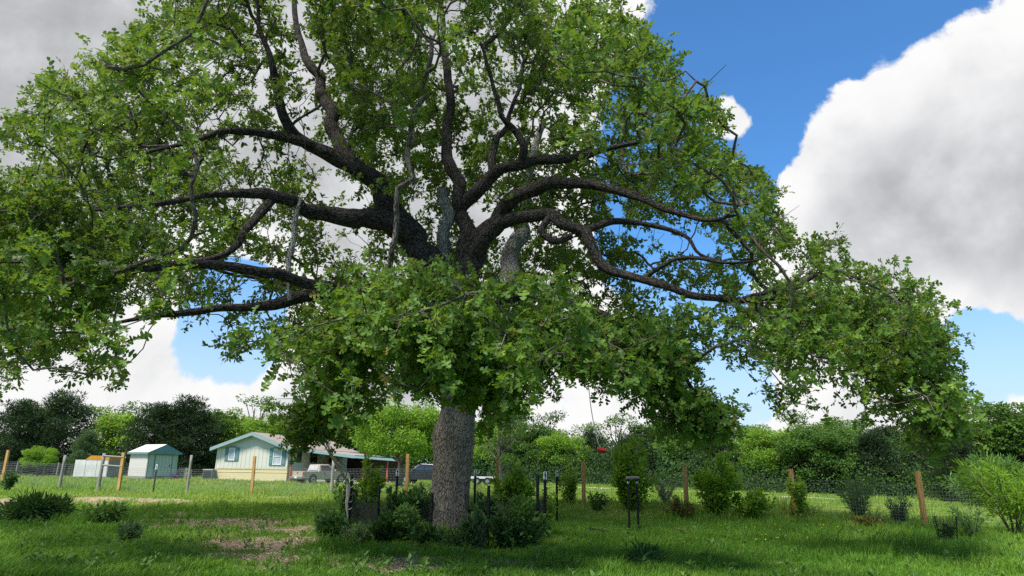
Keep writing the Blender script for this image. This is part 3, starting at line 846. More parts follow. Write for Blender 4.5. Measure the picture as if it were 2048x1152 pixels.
def tree(name, kind, seed, px, D, top, label, group=None, wide=1.0, rz=None):
    loc = gp(px, D)
    h = P(px, top, D)[2] - loc[2]
    o = thing(name, loc, label, 'tree', group, rz if rz is not None else random.uniform(0, 6.28))
    s = h / 8.0; o.scale = (s * wide, s * wide, s)
    tr_, cr_ = PROTO[kind, seed]
    link('trunk', tr_, o); link('crown', cr_, o)
    return o


WOOD = 'woodland trees along the back of the field'
LAB = {'cedar': 'dark evergreen cedar in the woodland edge at the back of the field',
       'dome': 'round-crowned green tree in the woodland edge at the back of the field',
       'tall': 'tall narrow leafy tree in the woodland edge at the back of the field',
       'open': 'thin open-crowned tree letting sky through, in the woodland edge',
       'dome_spring': 'bright spring-green round tree in the woodland edge', 'tall_spring': 'bright spring-green tall tree in the woodland edge'}
NAME = {'cedar': 'cedar_tree', 'dome': 'woodland_tree', 'tall': 'woodland_tree', 'open': 'woodland_tree', 'dome_spring': 'woodland_tree', 'tall_spring': 'woodland_tree'}
row = [  # px, D, top, kind, seed, wide, label
    (-90, 74, 790, 'cedar', 1, 1.3, ''), (20, 70, 798, 'cedar', 2, 1.35, 'dark evergreen cedar behind the small light-green tree'), (105, 72, 786, 'cedar', 1, 1.45, 'big dark cedar rising between the small light-green tree and the pale cedar'),
    (60, 84, 800, 'tall', 5, 1.2, 'leafy tree topping out behind the big dark cedar'), (175, 82, 812, 'open', 7, 1.2, 'thin open tree whose top shows above the pale grey-green cedar'),
    (215, 80, 815, 'tall_spring', 5, 1.4, 'bright green tree behind the white utility box'), (255, 86, 808, 'open', 7, 1.3, 'thin open tree showing above the bright green tree behind the utility box'),
    (300, 74, 804, 'cedar', 2, 1.5, 'dark cedar directly behind the garden shed'), (365, 75, 796, 'cedar', 1, 1.45, 'tall dark cedar between garden shed and mobile home'), (330, 84, 812, 'tall', 6, 1.2, 'leafy tree in the gap above the garden shed'),
    (415, 80, 820, 'tall', 6, 1.4, 'green tree beside the left eave of the mobile home'), (450, 88, 816, 'tall_spring', 5, 1.3, 'bright green tree above the left roof slope of the mobile home'), (500, 92, 793, 'open', 7, 1.4, 'tall thin tree standing above the ridge of the mobile home'),
    (535, 86, 818, 'dome_spring', 3, 1.15, 'bright yellow-green round tree behind the mobile home roof'), (575, 90, 815, 'tall', 5, 1.3, ''), (630, 92, 826, 'dome', 4, 1.1, ''), (690, 92, 826, 'tall', 6, 1.3, ''), (740, 90, 822, 'tall_spring', 5, 1.2, 'bright green tree behind the carport'),
    (860, 84, 835, 'dome', 3, 1.2, 'round tree behind the black parked car'), (935, 82, 830, 'tall', 5, 1.3, ''), (1000, 74, 836, 'dome_spring', 3, 1.1, 'bright round tree behind the white flatbed trailer'),
    (1055, 72, 836, 'dome', 4, 1.15, ''), (1120, 70, 850, 'dome_spring', 3, 1.1, 'bright spring-green round tree behind the leafy vine on the fence'), (1095, 80, 826, 'open', 7, 1.3, ''), (1185, 72, 862, 'cedar', 1, 1.4, 'dark cedar behind the red swing handle'), (1170, 80, 848, 'open', 7, 1.3, ''),
    (1240, 74, 832, 'open', 7, 1.4, 'thin bare-topped tree above the columnar shrub'), (1270, 66, 866, 'cedar', 2, 1.6, 'dark cedar behind the columnar bright green shrub'), (1310, 72, 838, 'tall', 5, 1.4, ''), (1370, 68, 858, 'dome', 4, 1.2, 'round tree behind the russet-tipped shrub'),
    (1440, 66, 862, 'cedar', 2, 1.6, 'dark cedar behind the windswept sapling'), (1425, 72, 836, 'open', 7, 1.3, ''), (1505, 62, 850, 'tall', 6, 1.5, ''), (1560, 58, 834, 'dome_spring', 3, 1.1, 'bright round tree left of the slender sapling by the orange post'), (1610, 62, 826, 'open', 7, 1.3, ''),
    (1650, 55, 840, 'dome', 4, 1.25, 'round dark-green tree behind the slender sapling'), (1715, 58, 838, 'dome', 3, 1.2, 'round green tree behind the feathery plumed shrub'),
    (1760, 54, 864, 'cedar', 1, 1.6, ''), (1790, 60, 850, 'cedar', 2, 1.6, ''), (1830, 62, 862, 'open', 7, 1.5, ''), (1865, 54, 850, 'open', 7, 1.5, ''), (1905, 60, 822, 'tall', 5, 1.5, 'tall leafy tree beyond the mesh cage'), (1955, 54, 804, 'open', 7, 1.6, ''),
    (2010, 52, 810, 'dome', 4, 1.25, 'round tree behind the soft willow-like shrub'), (2080, 48, 802, 'tall', 6, 1.4, ''), (2150, 50, 810, 'dome', 3, 1.2, ''), (1930, 46, 876, 'cedar', 2, 1.5, 'squat dark cedar left of the soft willow-like shrub'),
    (1010, 84, 822, 'tall', 6, 1.5, ''), (1340, 80, 840, 'tall', 5, 1.5, ''), (1700, 68, 836, 'tall', 6, 1.5, ''), (800, 94, 820, 'tall', 5, 1.5, '')]
for px, D, top, k, s, w, lb in row:
    tree(NAME[k], k, s, px, D, top, lb or LAB[k], WOOD + ': ' + k.replace('_', ' '), w)
tree('cedar_tree', 'cedar_grey', 1, 163, 66, 862, 'pale grey-green young cedar behind the white box with the orange cover', None, 1.15)
tree('yard_tree', 'dome_spring', 3, 72, 62, 884, 'small light-green tree with a forked trunk left of the pale cedar', None, 1.0)
tree('yard_tree', 'dome_spring', 3, 797, 50, 775, 'leafy light-green shade tree in front of the carport', None, .95, .8)
tree('yard_tree', 'open', 7, 1002, 56, 800, 'loose green tree growing behind the right side of the oak trunk', None, 1.2)


def mass(name, label, spans, n, mat, size):
    """undergrowth nobody could count"""
    ps = []
    for (px0, px1, D0, D1, top0, top1) in spans:
        k = int(n * abs(px1 - px0) / 1000); t = rng.random(k); px = px0 + (px1 - px0) * t
        D = D0 + (D1 - D0) * t + rng.uniform(-2.5, 2.5, k)
        x = (px - 1024) / 1384 * D; g = G(x, D)
        hmax = (top0 + (top1 - top0) * t) * (.12 + 1.0 * vnoise(x, D, 2.6, 90) + .35 * vnoise(x, D, .9, 91))
        ps.append(np.stack([x, D, g + hmax * rng.random(k) ** 1.15], 1))
    p = np.concatenate(ps); k = len(p)
    v, f, r_ = leaves(LEAF_OVAL, p, rvec((k,)), norm(rvec((k,)) * .8 + np.array([0, -.3, .6])), rng.uniform(*size, k), np.clip(rng.normal(.38, .25, k), 0, 1))
    return tag(link(name, raw_mesh(name, v, f, mat, False, {'rnd': r_})), label, 'undergrowth', kind='stuff')


mass('undergrowth', 'dark tangled undergrowth along the foot of the woodland edge',
     [(-120, 440, 72, 78, 3.0, 3.0), (430, 960, 90, 80, 3.6, 3.4), (940, 1500, 74, 64, 3.4, 3.2), (1480, 2200, 62, 48, 3.6, 3.4), (900, 1500, 80, 74, 4.5, 4), (1480, 2200, 68, 58, 4.4, 4.4)], 21000, M_DARKLEAF, (.26, .5))

mass('roadside_brush', 'low loose brush and saplings fringing the woodland on the right',
     [(1480, 2150, 55, 46, 2.4, 2.0), (980, 1500, 68, 58, 1.9, 2.2)], 8000, M_TREE, (.12, .25))
mass('roadside_brush', 'dark small-leaved brush tangled among the woodland trunks',
     [(1480, 2150, 57, 48, 4.0, 3.8), (980, 1500, 70, 60, 3.4, 3.8)], 14000, M_CEDAR, (.12, .26))

# ------------------------------------------------------------------ house, sheds, vehicles
def siding(name, c, pitch=.2, rough=.6):
    t = NT(name); co = t.n('ShaderNodeTexCoord').outputs['Object']
    n = t.noise(co, .9, 5, .6)
    col = t.mix(t.math('MULTIPLY', n, .3), c, tuple(k * .8 for k in c))
    return t.done(t.bsdf(col, rough, t.bump(t.noise(co, 20, 3), .15, .01)))


M_SIDE = siding('pale_green_siding', (.57, .555, .47))
M_SHEDF = siding('shed_green_siding', (.46, .485, .40))
M_SHEDS = siding('shed_side_panel', (.52, .49, .46))
M_SKIRT = siding('cream_skirting', (.66, .55, .31))
M_TEAL = plain('teal_trim', (.13, .24, .24), .6, .12)
M_FASC = plain('pale_teal_fascia', (.24, .36, .37), .6, .1)
M_ROOF = plain('brown_shingle', (.34, .28, .23), .95, .2, 14, .4)
M_METALROOF = plain('white_roof_sheet', (.62, .60, .56), .6, .1, 4)
M_GLASS = plain('window_glass', (.42, .46, .50), .12, .15, 1.5, spec=.7)
M_DGLASS = plain('dark_glass', (.02, .025, .03), .08, .1, 2, spec=.7)
M_RUST = plain('orange_red_post_paint', (.42, .12, .045), .7, .2, 5)
M_DARKIN = plain('shade_backing', (.07, .055, .045), .9, .2)  # near-black backing, under-roof shade put into the colour
M_CONC = plain('concrete', (.42, .40, .36), .95, .15, 3, .3)
M_BEIGE = plain('beige_car_paint', (.40, .35, .27), .3, .06, 3, spec=.5)
M_BLACKCAR = plain('black_car_paint', (.012, .014, .018), .2, .1, 3, spec=.6)
M_TYRE = plain('tyre_rubber', (.02, .02, .02), .85, .2)
M_RIM = plain('alloy_rim', (.42, .42, .42), .4, .1, metal=.6)
M_CHROME = plain('bumper_chrome', (.45, .44, .42), .3, .1, metal=.7)
M_TAIL = plain('tail_lamp', (.40, .02, .015), .3, .1)


def window(par, x, z, w, h, y, shutter=True):
    f = BM()
    for sx in (-1, 1): f.box((x + sx * (w / 2 - .03), y - .05, z), (.06, .07, h))
    for sz in (-1, 1): f.box((x, y - .05, z + sz * (h / 2 - .03)), (w - .12, .07, .06))
    f.box((x, y - .045, z), (w - .12, .05, .05))
    fo = f.build('window', M_WHITE, par)
    BM().box((x, y - .02, z + h / 4), (w - .12, .02, h / 2 - .08)).build('pane', M_GLASS, fo)
    BM().box((x, y - .026, z - h / 4), (w - .12, .02, h / 2 - .08)).build('pane', M_GLASS, fo)
    if shutter:
        for sx in (-1, 1):
            s = BM().box((x + sx * (w / 2 + .2), y - .03, z), (.36, .05, h + .1)); so_ = s.build('shutter', M_TEAL, par)
            for k in range(2): BM().box((x + sx * (w / 2 + .2), y - .065, z + (k - .5) * h * .48), (.24, .02, h * .42)).build('panel', M_TEAL, so_)
        BM().box((x, y - .04, z + h / 2 + .09), (w, .06, .1)).build('head_trim', M_TEAL, par)


def house():
    a = gp(428, 65.0); b = gp(572, 64.0)
    W = float(np.hypot(*(b - a)[:2])); rz = math.atan2(b[1] - a[1], b[0] - a[0])
    m = (a + b) / 2
    top = P(428, 895, 65)[2]; ridge = P(503, 869, 64.5)[2]
    z0 = min(a[2], b[2]) - .15
    o = thing('mobile_home', (m[0], m[1], z0), 'pale green manufactured home with teal trim, shuttered windows and cream skirting', 'house', rz=rz)
    hs = 1.05 + .15; he = top - z0; hr = ridge - z0 + .05; L_ = 17.0
    BM().prism([(-W / 2 - .01, 0), (W / 2 + .01, 0), (W / 2 + .01, hs), (-W / 2 - .01, hs)], -.012, L_).build('skirting', M_SKIRT, o)
    # skirting boards
    BM().box((0, -.02, hs + .03), (W + .06, .05, .06)).build('skirting_cap', M_SKIRT, o)
    BM().box((0, -.022, hs - .28), (W + .05, .03, .03)).build('skirting_seam', M_SKIRT, o)
    BM().prism([(-W / 2, hs), (W / 2, hs), (W / 2, he), (0, hr), (-W / 2, he)], 0, L_).build('wall', M_SIDE, o)
    # siding boards stand proud with grooves between
    nb = int(W / .41)
    bd = BM(); 
    for k in range(nb):
        x = -W / 2 + (k + .5) * W / nb
        zt = he + (hr - he) * (1 - abs(x) / (W / 2)) - .12
        BM().box((x, -.013, (hs + .07 + he - .06) / 2), (W / nb - .025, .022, he - .13 - hs)).build('siding_board', M_SIDE, o)
    BM().box((0, -.02, he - .02), (W, .03, .05)).build('band_trim', M_SIDE, o)
    ov = .45; yo = .55
    sl = (hr - he) / (W / 2)
    for sx in (-1, 1):
        x1 = sx * (W / 2 + ov); z1 = he - ov * sl
        th_ = .07
        BM().prism([(0, hr + .10), (x1, z1 + .10), (x1, z1 + .10 + th_), (0, hr + .10 + th_)], -yo, L_ + .4).build('roof_slope', M_ROOF, o)
        BM().prism([(0, hr - .16), (x1, z1 - .16), (x1, z1 + .12), (0, hr + .12)], -yo - .05, -yo - .003).build('barge_board', M_FASC, o)
        BM().box((x1 + sx * .03, L_ / 2 - .1, z1 + .02), (.05, L_ + .6, .22)).build('eave_fascia', M_TEAL, o)
        BM().box((sx * (W / 2 - .05), -.03, (hs + he) / 2 + .04), (.1, .05, he - hs - .1)).build('corner_trim', M_SIDE, o)
    zc = (P(455, 908, 65)[2] - z0)
    window(o, -W * .285, zc, .62, 1.15, -.03)
    window(o, W * .355, zc - .2, .85, 1.45, -.03)
    # side door and windows on the shaded long wall
    for y, w in ((2.2, .9), (5.5, 1.6), (10, 1.0)):
        f = BM().box((W / 2 + .03, y, hs + 1.3), (.05, w + .16, 1.3)).build('window', M_TEAL, o)
        BM().box((W / 2 + .06, y, hs + 1.3), (.03, w, 1.14)).build('pane', M_DGLASS, f)
    d = BM().box((W / 2 + .03, 7.8, hs + 1.0), (.05, .95, 2.0)).build('door', M_WHITE, o)
    BM().box((W / 2 + .07, 8.15, hs + .95), (.05, .06, .12)).build('handle', M_CHROME, d)
    # carport roof leaning on the long wall
    p = BM(); y0, y1, wo = 2.6, 13.5, 5.4
    zi, zo = he + .02, he - .62
    BM().prism([(W / 2 + .5, zi - .14), (W / 2 + wo, zo), (W / 2 + wo, zo + .09), (W / 2 + .5, zi - .05)], y0, y1).build('carport_roof', M_ROOF, o)
    BM().prism([(W / 2 + .5, zi - .30), (W / 2 + wo + .03, zo - .18), (W / 2 + wo + .03, zo + .1), (W / 2 + .5, zi - .04)], y0 - .06, y0 - .004).build('carport_fascia', M_FASC, o)
    BM().box((W / 2 + wo + .05, (y0 + y1) / 2, zo - .02), (.05, y1 - y0, .26)).build('carport_fascia', M_TEAL, o)
    inv = Matrix.Rotation(-rz, 3, 'Z')
    for px, D in ((579, 64.2), (652, 70.0)):
        q = gp(px, D); l = inv @ Vector((q[0] - m[0], q[1] - m[1], q[2] - z0))
        ztop = (zi + (zo - zi) * max(0, (l.x - W / 2 - .5)) / (wo - .5)) - .05 if px > 600 else he - .18
        BM().box((l.x, l.y, (l.z - .2 + ztop) / 2), (.13, .13, ztop - l.z + .2)).build('carport_post', M_RUST, o)
    BM().box((W / 2 + 2.9, 8, .12), (5.2, 12, .3)).build('carport_slab', M_CONC, o)
    for k in range(12):
        BM().box((W / 2 + .75 + k * .42, y1 - .2, (zo + .1) / 2), (.40, .06 + .02 * (k % 2), zo - .1)).build('carport_shade_board', M_DARKIN, o)  # dark boards added so the space under the carport reads as shade
    return o, z0


house_o, house_z = house()


def porch():
    q = gp(773, 66.0); zt = P(770, 919, 66)[2] - q[2]
    o = thing('porch_roof', q, 'small teal-edged porch roof on an orange-red post beside the shade tree', 'porch')
    BM().box((0, 0, zt / 2 - .1), (.14, .14, zt + .1)).build('post', M_RUST, o)
    BM().box((-2.4, .6, zt / 2 - .1), (.14, .14, zt + .1)).build('post', M_RUST, o)
    BM().prism([(-3.2, zt + .2), (.8, zt - .04), (.8, zt + .06), (-3.2, zt + .3)], -.5, 3.0).build('roof', M_ROOF, o)
    BM().prism([(-3.2, zt + .1), (.83, zt - .14), (.83, zt + .07), (-3.2, zt + .31)], -.56, -.503).build('fascia', M_FASC, o)
    BM().box((-1.2, 2.6, zt / 2), (3.6, .1, zt)).build('back_wall', M_DARKIN, o)


porch()


def shed():
    q = gp(290, 55.0)
    W, L_, he, hr = 2.5, 2.6, 2.05, 2.62
    view = math.atan2(q[0], q[1])                    # bearing of the line of sight
    rz = -view + math.radians(30)                    # the door end turns toward the house
    o = thing('garden_shed', (q[0], q[1], q[2] + .02), 'pale green garden shed with teal trim and white roof, its door facing the yard', 'shed', rz=rz)
    BM().box((W / 2, L_ / 2, .06), (W + .3, L_ + .3, .22)).build('floor_skid', M_GREYPOST, o)
    b0 = .17
    BM().prism([(0, b0), (W, b0), (W, he), (W / 2, hr), (0, he)], 0, L_).build('wall', M_SHEDF, o)
    BM().box((-.012, L_ / 2, (b0 + he) / 2), (.02, L_ - .1, he - b0 - .04)).build('side_panel', M_SHEDS, o)
    for x in (.03, W - .03): BM().box((x, -.02, (b0 + he) / 2), (.07, .04, he - b0)).build('corner_trim', M_TEAL if x < 1 else M_SHEDF, o)
    d = BM().box((W * .52, -.025, b0 + .86), (1.42, .03, 1.66)).build('door', M_SHEDF, o)
    for x in (W * .52 - .73, W * .52 + .73): BM().box((x, -.045, b0 + .92), (.05, .03, 1.78)).build('door_trim', M_TEAL, d)
    BM().box((W * .52, -.045, b0 + 1.73), (1.5, .03, .06)).build('door_trim', M_TEAL, d)
    for k in range(5): BM().box((W * .52 - .55 + k * .275, -.05, b0 + .85), (.255, .02, 1.6)).build('door_board', M_SHEDF, d)
    BM().box((W * .52 + .55, -.07, b0 + .85), (.04, .05, .16)).build('handle', M_TPOST, d)
    sl = (hr - he) / (W / 2); ov = .2
    for sx in (-1, 1):
        xe = W / 2 + sx * (W / 2 + ov); ze = he - ov * sl
        BM().prism([(W / 2, hr + .03), (xe, ze + .03), (xe, ze + .09), (W / 2, hr + .09)], -.25, L_ + .15).build('roof_sheet', M_METALROOF, o)
        BM().box((xe + sx * .02, L_ / 2 - .05, ze + .02), (.03, L_ + .38, .16)).build('eave_trim', M_TEAL, o)
    BM().prism([(-ov, he - ov * sl - .05), (W + ov, he - ov * sl - .05), (W + ov, he - ov * sl + .08), (W / 2, hr + .08), (-ov, he - ov * sl + .08)], -.29, -.253).build('gable_board', M_TEAL, o)


shed()


def cargo_box():
    q = gp(212, 57.0); s = mpp(212, 940, 57)
    rz = -math.atan2(q[0], q[1]) + math.radians(-24)
    o = thing('utility_box', q, 'white metal utility box with an orange cover on top, left of the garden shed', 'storage box', rz=rz)
    m1 = plain('white_sheet_metal', (.68, .655, .61), .5, .12, 2); m2 = plain('grey_sheet_metal', (.30, .31, .32), .6, .15, 2); m3 = plain('orange_cover', (.62, .26, .03), .6, .15, 3)
    W, Dp, H = 2.6, 2.2, 1.35
    BM().box((-W / 2, Dp / 2, H / 2 + .1), (W, Dp, H)).build('wall', m1, o)
    for k in range(3): BM().box((-.45 - k * .86, -.015, H / 2 + .1), (.82, .03, H - .06)).build('wall_panel', m1, o)
    for k in range(3): BM().box((.015, .4 + k * .7, H / 2 + .1), (.03, .66, H - .06)).build('end_panel', m2, o)
    BM().prism([(-W * .72, H + .1), (.04, H + .1), (.02, H + .42), (-W * .55, H + .46)], -.03, Dp + .02).build('cover', m3, o)
    BM().box((-W / 2, Dp / 2, .04), (W + .1, Dp + .1, .12)).build('skid', M_GREYPOST, o)


cargo_box()


def yard_bits():
    q = gp(417, 64.5)
    o = thing('air_conditioner', q, 'grey air conditioner unit standing at the corner of the mobile home', 'air conditioner')
    BM().box((0, 0, .42), (.85, .85, .84)).build('cabinet', plain('ac_grey', (.16, .18, .19), .6, .1), o, .03)
    BM().box((0, 0, .87), (.9, .9, .05)).build('lid', M_METALROOF, o)
    for k in range(7): BM().box((0, -.435, .14 + k * .1), (.74, .02, .05)).build('louvre', M_TPOST, o)
    q = gp(363, 58.0)
    o = thing('stone_stack', q, 'stack of tan building stones on a pallet beside the garden shed', 'stone stack')
    ms = plain('tan_stone', (.50, .41, .30), .95, .2, 4, .4)
    p = BM()
    for x in (-.45, 0, .45): p.box((x, 0, .05), (.1, 1.0, .1))
    p.build('pallet', M_GREYPOST, o)
    rr = random.Random(4)
    for lay in range(5):
        for k in range(3):
            for j in range(2):
                if lay == 4 and (k == 0 or j == 1): continue
                BM().box((-.4 + k * .4 + rr.uniform(-.03, .03), -.22 + j * .45, .10 + .085 + lay * .172), (.37, .42, .165), rr.uniform(-.08, .08)).build('stone', ms, o, .02)
    q = gp(342, 57.0)
    o = thing('ride_on_toy', q, 'pink plastic toy lying between shed and stone stack', 'toy', rz=.4)
    mpk = plain('pink_plastic', (.72, .07, .36), .4, .1)
    BM().prism([(-.5, .1), (.45, .1), (.5, .32), (.1, .36), (-.1, .62), (-.3, .72), (-.5, .4)], -.2, .2).build('body', mpk, o, .04)
    for x in (-.33, .3):
        for y in (-.23, .23): BM().tube([(x, y - .04, .13), (x, y + .04, .13)], .13, 12).build('wheel', M_TPOST, o)
    # low trailer bed behind the oak
    q = gp(966, 60.0)
    o = thing('flatbed_trailer', q, 'white flatbed trailer parked behind the oak trunk', 'trailer')
    BM().box((0, 0, .62), (3.2, 1.8, .14)).build('deck', M_WHITE, o)
    BM().tube([(1.6, 0, .55), (2.6, 0, .5)], .05, 6).build('tongue', M_TPOST, o)
    for x in (-.5, .4):
        for y in (-.98, .98): w = BM().tube([(x, y - .1, .33), (x, y + .1, .33)], .33, 16).build('wheel', M_TYRE, o); BM().tube([(x, y - .11, .33), (x, y + .11, .33)], .17, 12).build('rim', M_RIM, w)


yard_bits()


def arc(cx, cz, r, n=9):
    return [(cx + r * math.cos(a), cz + r * math.sin(a)) for a in np.linspace(math.pi, 0, n)]


def wheel(par, x, y, r, side):
    w = BM().tube([(x, y - .11, r), (x, y - .09, r), (x, y + .09, r), (x, y + .11, r)], [r * .9, r, r, r * .9], 20).build('wheel', M_TYRE, par, smooth=False)
    BM().tube([(x, y + side * .08, r), (x, y + side * .118, r)], r * .62, 16).build('rim', M_RIM, w)
    BM().tube([(x, y + side * .10, r), (x, y + side * .128, r)], r * .2, 10).build('hub', M_TPOST, w)


def cab(par, prof, w0, w1, name, mat, bevel=.04):
    """a greenhouse that narrows toward its roof"""
    zmin = min(z for _, z in prof); zmax = max(z for _, z in prof)
    b = BM(); n = len(prof)
    hw = [w0 + (w1 - w0) * (z - zmin) / (zmax - zmin) for _, z in prof]
    vs = [(x, -h, z) for (x, z), h in zip(prof, hw)] + [(x, h, z) for (x, z), h in zip(prof, hw)]
    fs = [tuple(range(n)), tuple(range(2 * n - 1, n - 1, -1))] + [(i, i + n, (i + 1) % n + n, (i + 1) % n) for i in range(n)]
    b.add(vs, fs); return b.build(name, mat, par, bevel)


def pane(par, pts, name='window', off=(0, 0, 0), th=.02, mat=None):
    p = [Vector(a) for a in pts]; nrm = (p[1] - p[0]).cross(p[2] - p[0]).normalized() * th
    n = len(p); b = BM().add([a + nrm for a in p] + [a - nrm for a in p], [tuple(range(n)), tuple(range(2 * n - 1, n - 1, -1))] + [(i, (i + 1) % n, (i + 1) % n + n, i + n) for i in range(n)])
    return b.build(name, mat or M_DGLASS, par)


def pickup():
    q = gp(640, 60.0); vb = math.atan2(q[0], q[1])
    o = thing('pickup_truck', (q[0], q[1], q[2] + .02), 'beige pickup truck parked by the carport with its tailgate toward the field', 'pickup truck', rz=-vb + math.radians(38))
    body = [(-2.35, .42), (-1.82, .42)] + arc(-1.42, .38, .42) + [(-.95, .36), (1.0, .36)] + arc(1.52, .38, .42) + [(2.0, .40), (2.42, .44), (2.46, .72), (2.36, .92), (1.1, 1.02), (-.85, 1.02), (-.85, 1.0), (-2.35, 1.0)]
    BM().prism(body, -.86, .86).build('body', M_BEIGE, o)
    cab(o, [(-.85, 1.0), (-.72, 1.56), (.25, 1.60), (1.05, 1.0)], .82, .66, 'cab', M_BEIGE)
    pane(o, [(-.86, -.62, 1.10), (-.86, .62, 1.10), (-.765, .54, 1.48), (-.765, -.54, 1.48)], 'rear_window', mat=M_GLASS)
    pane(o, [(1.0, -.7, 1.07), (1.0, .7, 1.07), (.36, .58, 1.54), (.36, -.58, 1.54)], 'windshield')
    for s in (-1, 1):
        pane(o, [(-.62, s * .808, 1.08), (.72, s * .808, 1.08), (.2, s * .70, 1.5), (-.6, s * .70, 1.5)], 'side_window')
        BM().box((-2.37, s * .77, .82), (.05, .16, .3)).build('tail_light', M_TAIL, o)
        BM().box((2.44, s * .68, .74), (.06, .3, .16)).build('headlight', M_GLASS, o)
        BM().box((.75, s * .98, 1.12), (.12, .2, .14)).build('mirror', M_BEIGE, o)
        d = BM().box((.1, s * .865, .72), (1.1, .02, .52)).build('door', M_BEIGE, o); BM().box((-.3, s * .885, .86), (.18, .03, .04)).build('handle', M_TPOST, d)
        for x in (-1.42, 1.52): wheel(o, x, s * .78, .36, s)
    t = BM().box((-2.37, 0, .78), (.05, 1.36, .40)).build('tailgate', M_BEIGE, o); BM().box((-2.405, 0, .88), (.03, .2, .06)).build('handle', M_TPOST, t)
    bp = BM().box((-2.46, 0, .5), (.16, 1.66, .2)).build('bumper', M_CHROME, o, .03); BM().box((-2.555, 0, .52), (.02, .32, .15)).build('licence_plate', M_WHITE, bp)
    BM().box((2.5, 0, .5), (.14, 1.66, .2)).build('bumper', M_CHROME, o, .03)


def suv():
    q = gp(850, 63.0); vb = math.atan2(q[0], q[1])
    o = thing('parked_suv', (q[0], q[1], q[2] + .02), 'black sport utility vehicle parked behind the oak trunk', 'car', rz=-vb + math.radians(160))
    body = [(-2.3, .45), (-1.85, .42)] + arc(-1.4, .4, .44) + [(-.9, .36), (.95, .36)] + arc(1.45, .4, .44) + [(1.92, .42), (2.35, .46), (2.4, .78), (2.25, 1.0), (1.1, 1.1), (-2.28, 1.12), (-2.36, .8)]
    BM().prism(body, -.9, .9).build('body', M_BLACKCAR, o)
    cab(o, [(-2.25, 1.1), (-1.95, 1.70), (.25, 1.76), (1.15, 1.08)], .86, .68, 'cabin', M_BLACKCAR)
    pane(o, [(1.1, -.74, 1.15), (1.1, .74, 1.15), (.38, .62, 1.68), (.38, -.62, 1.68)], 'windshield', mat=M_GLASS)
    for s in (-1, 1):
        for x0, x1 in ((-1.95, -1.2), (-1.1, -.25), (-.15, .75)):
            pane(o, [(x0, s * .845, 1.18), (x1, s * .845, 1.18), (x1 - (.35 if x1 > .5 else 0), s * .74, 1.6), (x0 + (.12 if x0 < -1.5 else 0), s * .74, 1.6)], 'side_window')
        BM().box((2.34, s * .68, .82), (.08, .34, .18)).build('headlight', M_GLASS, o)
        BM().box((-2.34, s * .76, .95), (.06, .18, .3)).build('tail_light', M_TAIL, o)
        BM().box((.85, s * 1.0, 1.2), (.14, .2, .16)).build('mirror', M_BLACKCAR, o)
        for x in (-1.4, 1.45): wheel(o, x, s * .82, .38, s)
    BM().box((2.42, 0, .55), (.12, 1.7, .22)).build('bumper', M_BLACKCAR, o, .03)
    BM().box((-2.38, 0, .55), (.12, 1.7, .22)).build('bumper', M_BLACKCAR, o, .03)


pickup(); suv()

# ------------------------------------------------------------------ fences
def t_post_mesh(bm, p, top, r=.022):
    x, y, z = p
    bm.box((x, y, (z - .2 + top) / 2), (r * 2.2, r * .7, top - z + .2)); bm.box((x, y - r * .9, (z - .2 + top) / 2), (r * .7, r * 1.6, top - z + .2))
    for k in range(int((top - z) / .12)): bm.box((x, y - r * 1.9, z + .1 + k * .12), (r * 1.2, r * .8, .03))


def wire_panel(par, off, a, b, h0, h1, step, rows, r, name, mat, ground=True, wob=.0, sag=0.0):
    """woven wire between two ground points, as thin three-sided rods"""
    L_ = float(np.hypot(*(b - a)[:2])); n = max(2, int(L_ / step)); t = np.linspace(0, 1, n + 1)
    xy = a[None, :2] + (b - a)[None, :2] * t[:, None]
    z = G(xy[:, 0], xy[:, 1]) if ground else a[2] + (b[2] - a[2]) * t
    tubes = []
    hv = np.linspace(h0, h1, rows)
    dn = np.array([-(b - a)[1], (b - a)[0], 0]) / max(L_, 1e-6)
    wv = wob * (vnoise(t * L_, t * 0 + a[0], .7, 33) - .5)
    pt = lambda i, h: np.array([xy[i, 0], xy[i, 1], z[i] + h - sag * 4 * t[i] * (1 - t[i]) * (h / h1)]) + dn * wv[i] * (.3 + h)
    for i in range(n + 1): tubes.append(tube_np(np.array([pt(i, h0), pt(i, (h0 + h1) / 2), pt(i, h1)]), np.full(3, r), 3))
    ii = np.unique(np.linspace(0, n, max(2, int(L_ / .5) + 1)).astype(int))
    for h in hv: tubes.append(tube_np(np.array([pt(i, h) for i in ii]), np.full(len(ii), r), 3))
    v, q, _ = join_tubes(tubes)
    return link(name, raw_mesh(name, v - off, q, mat, False), par)


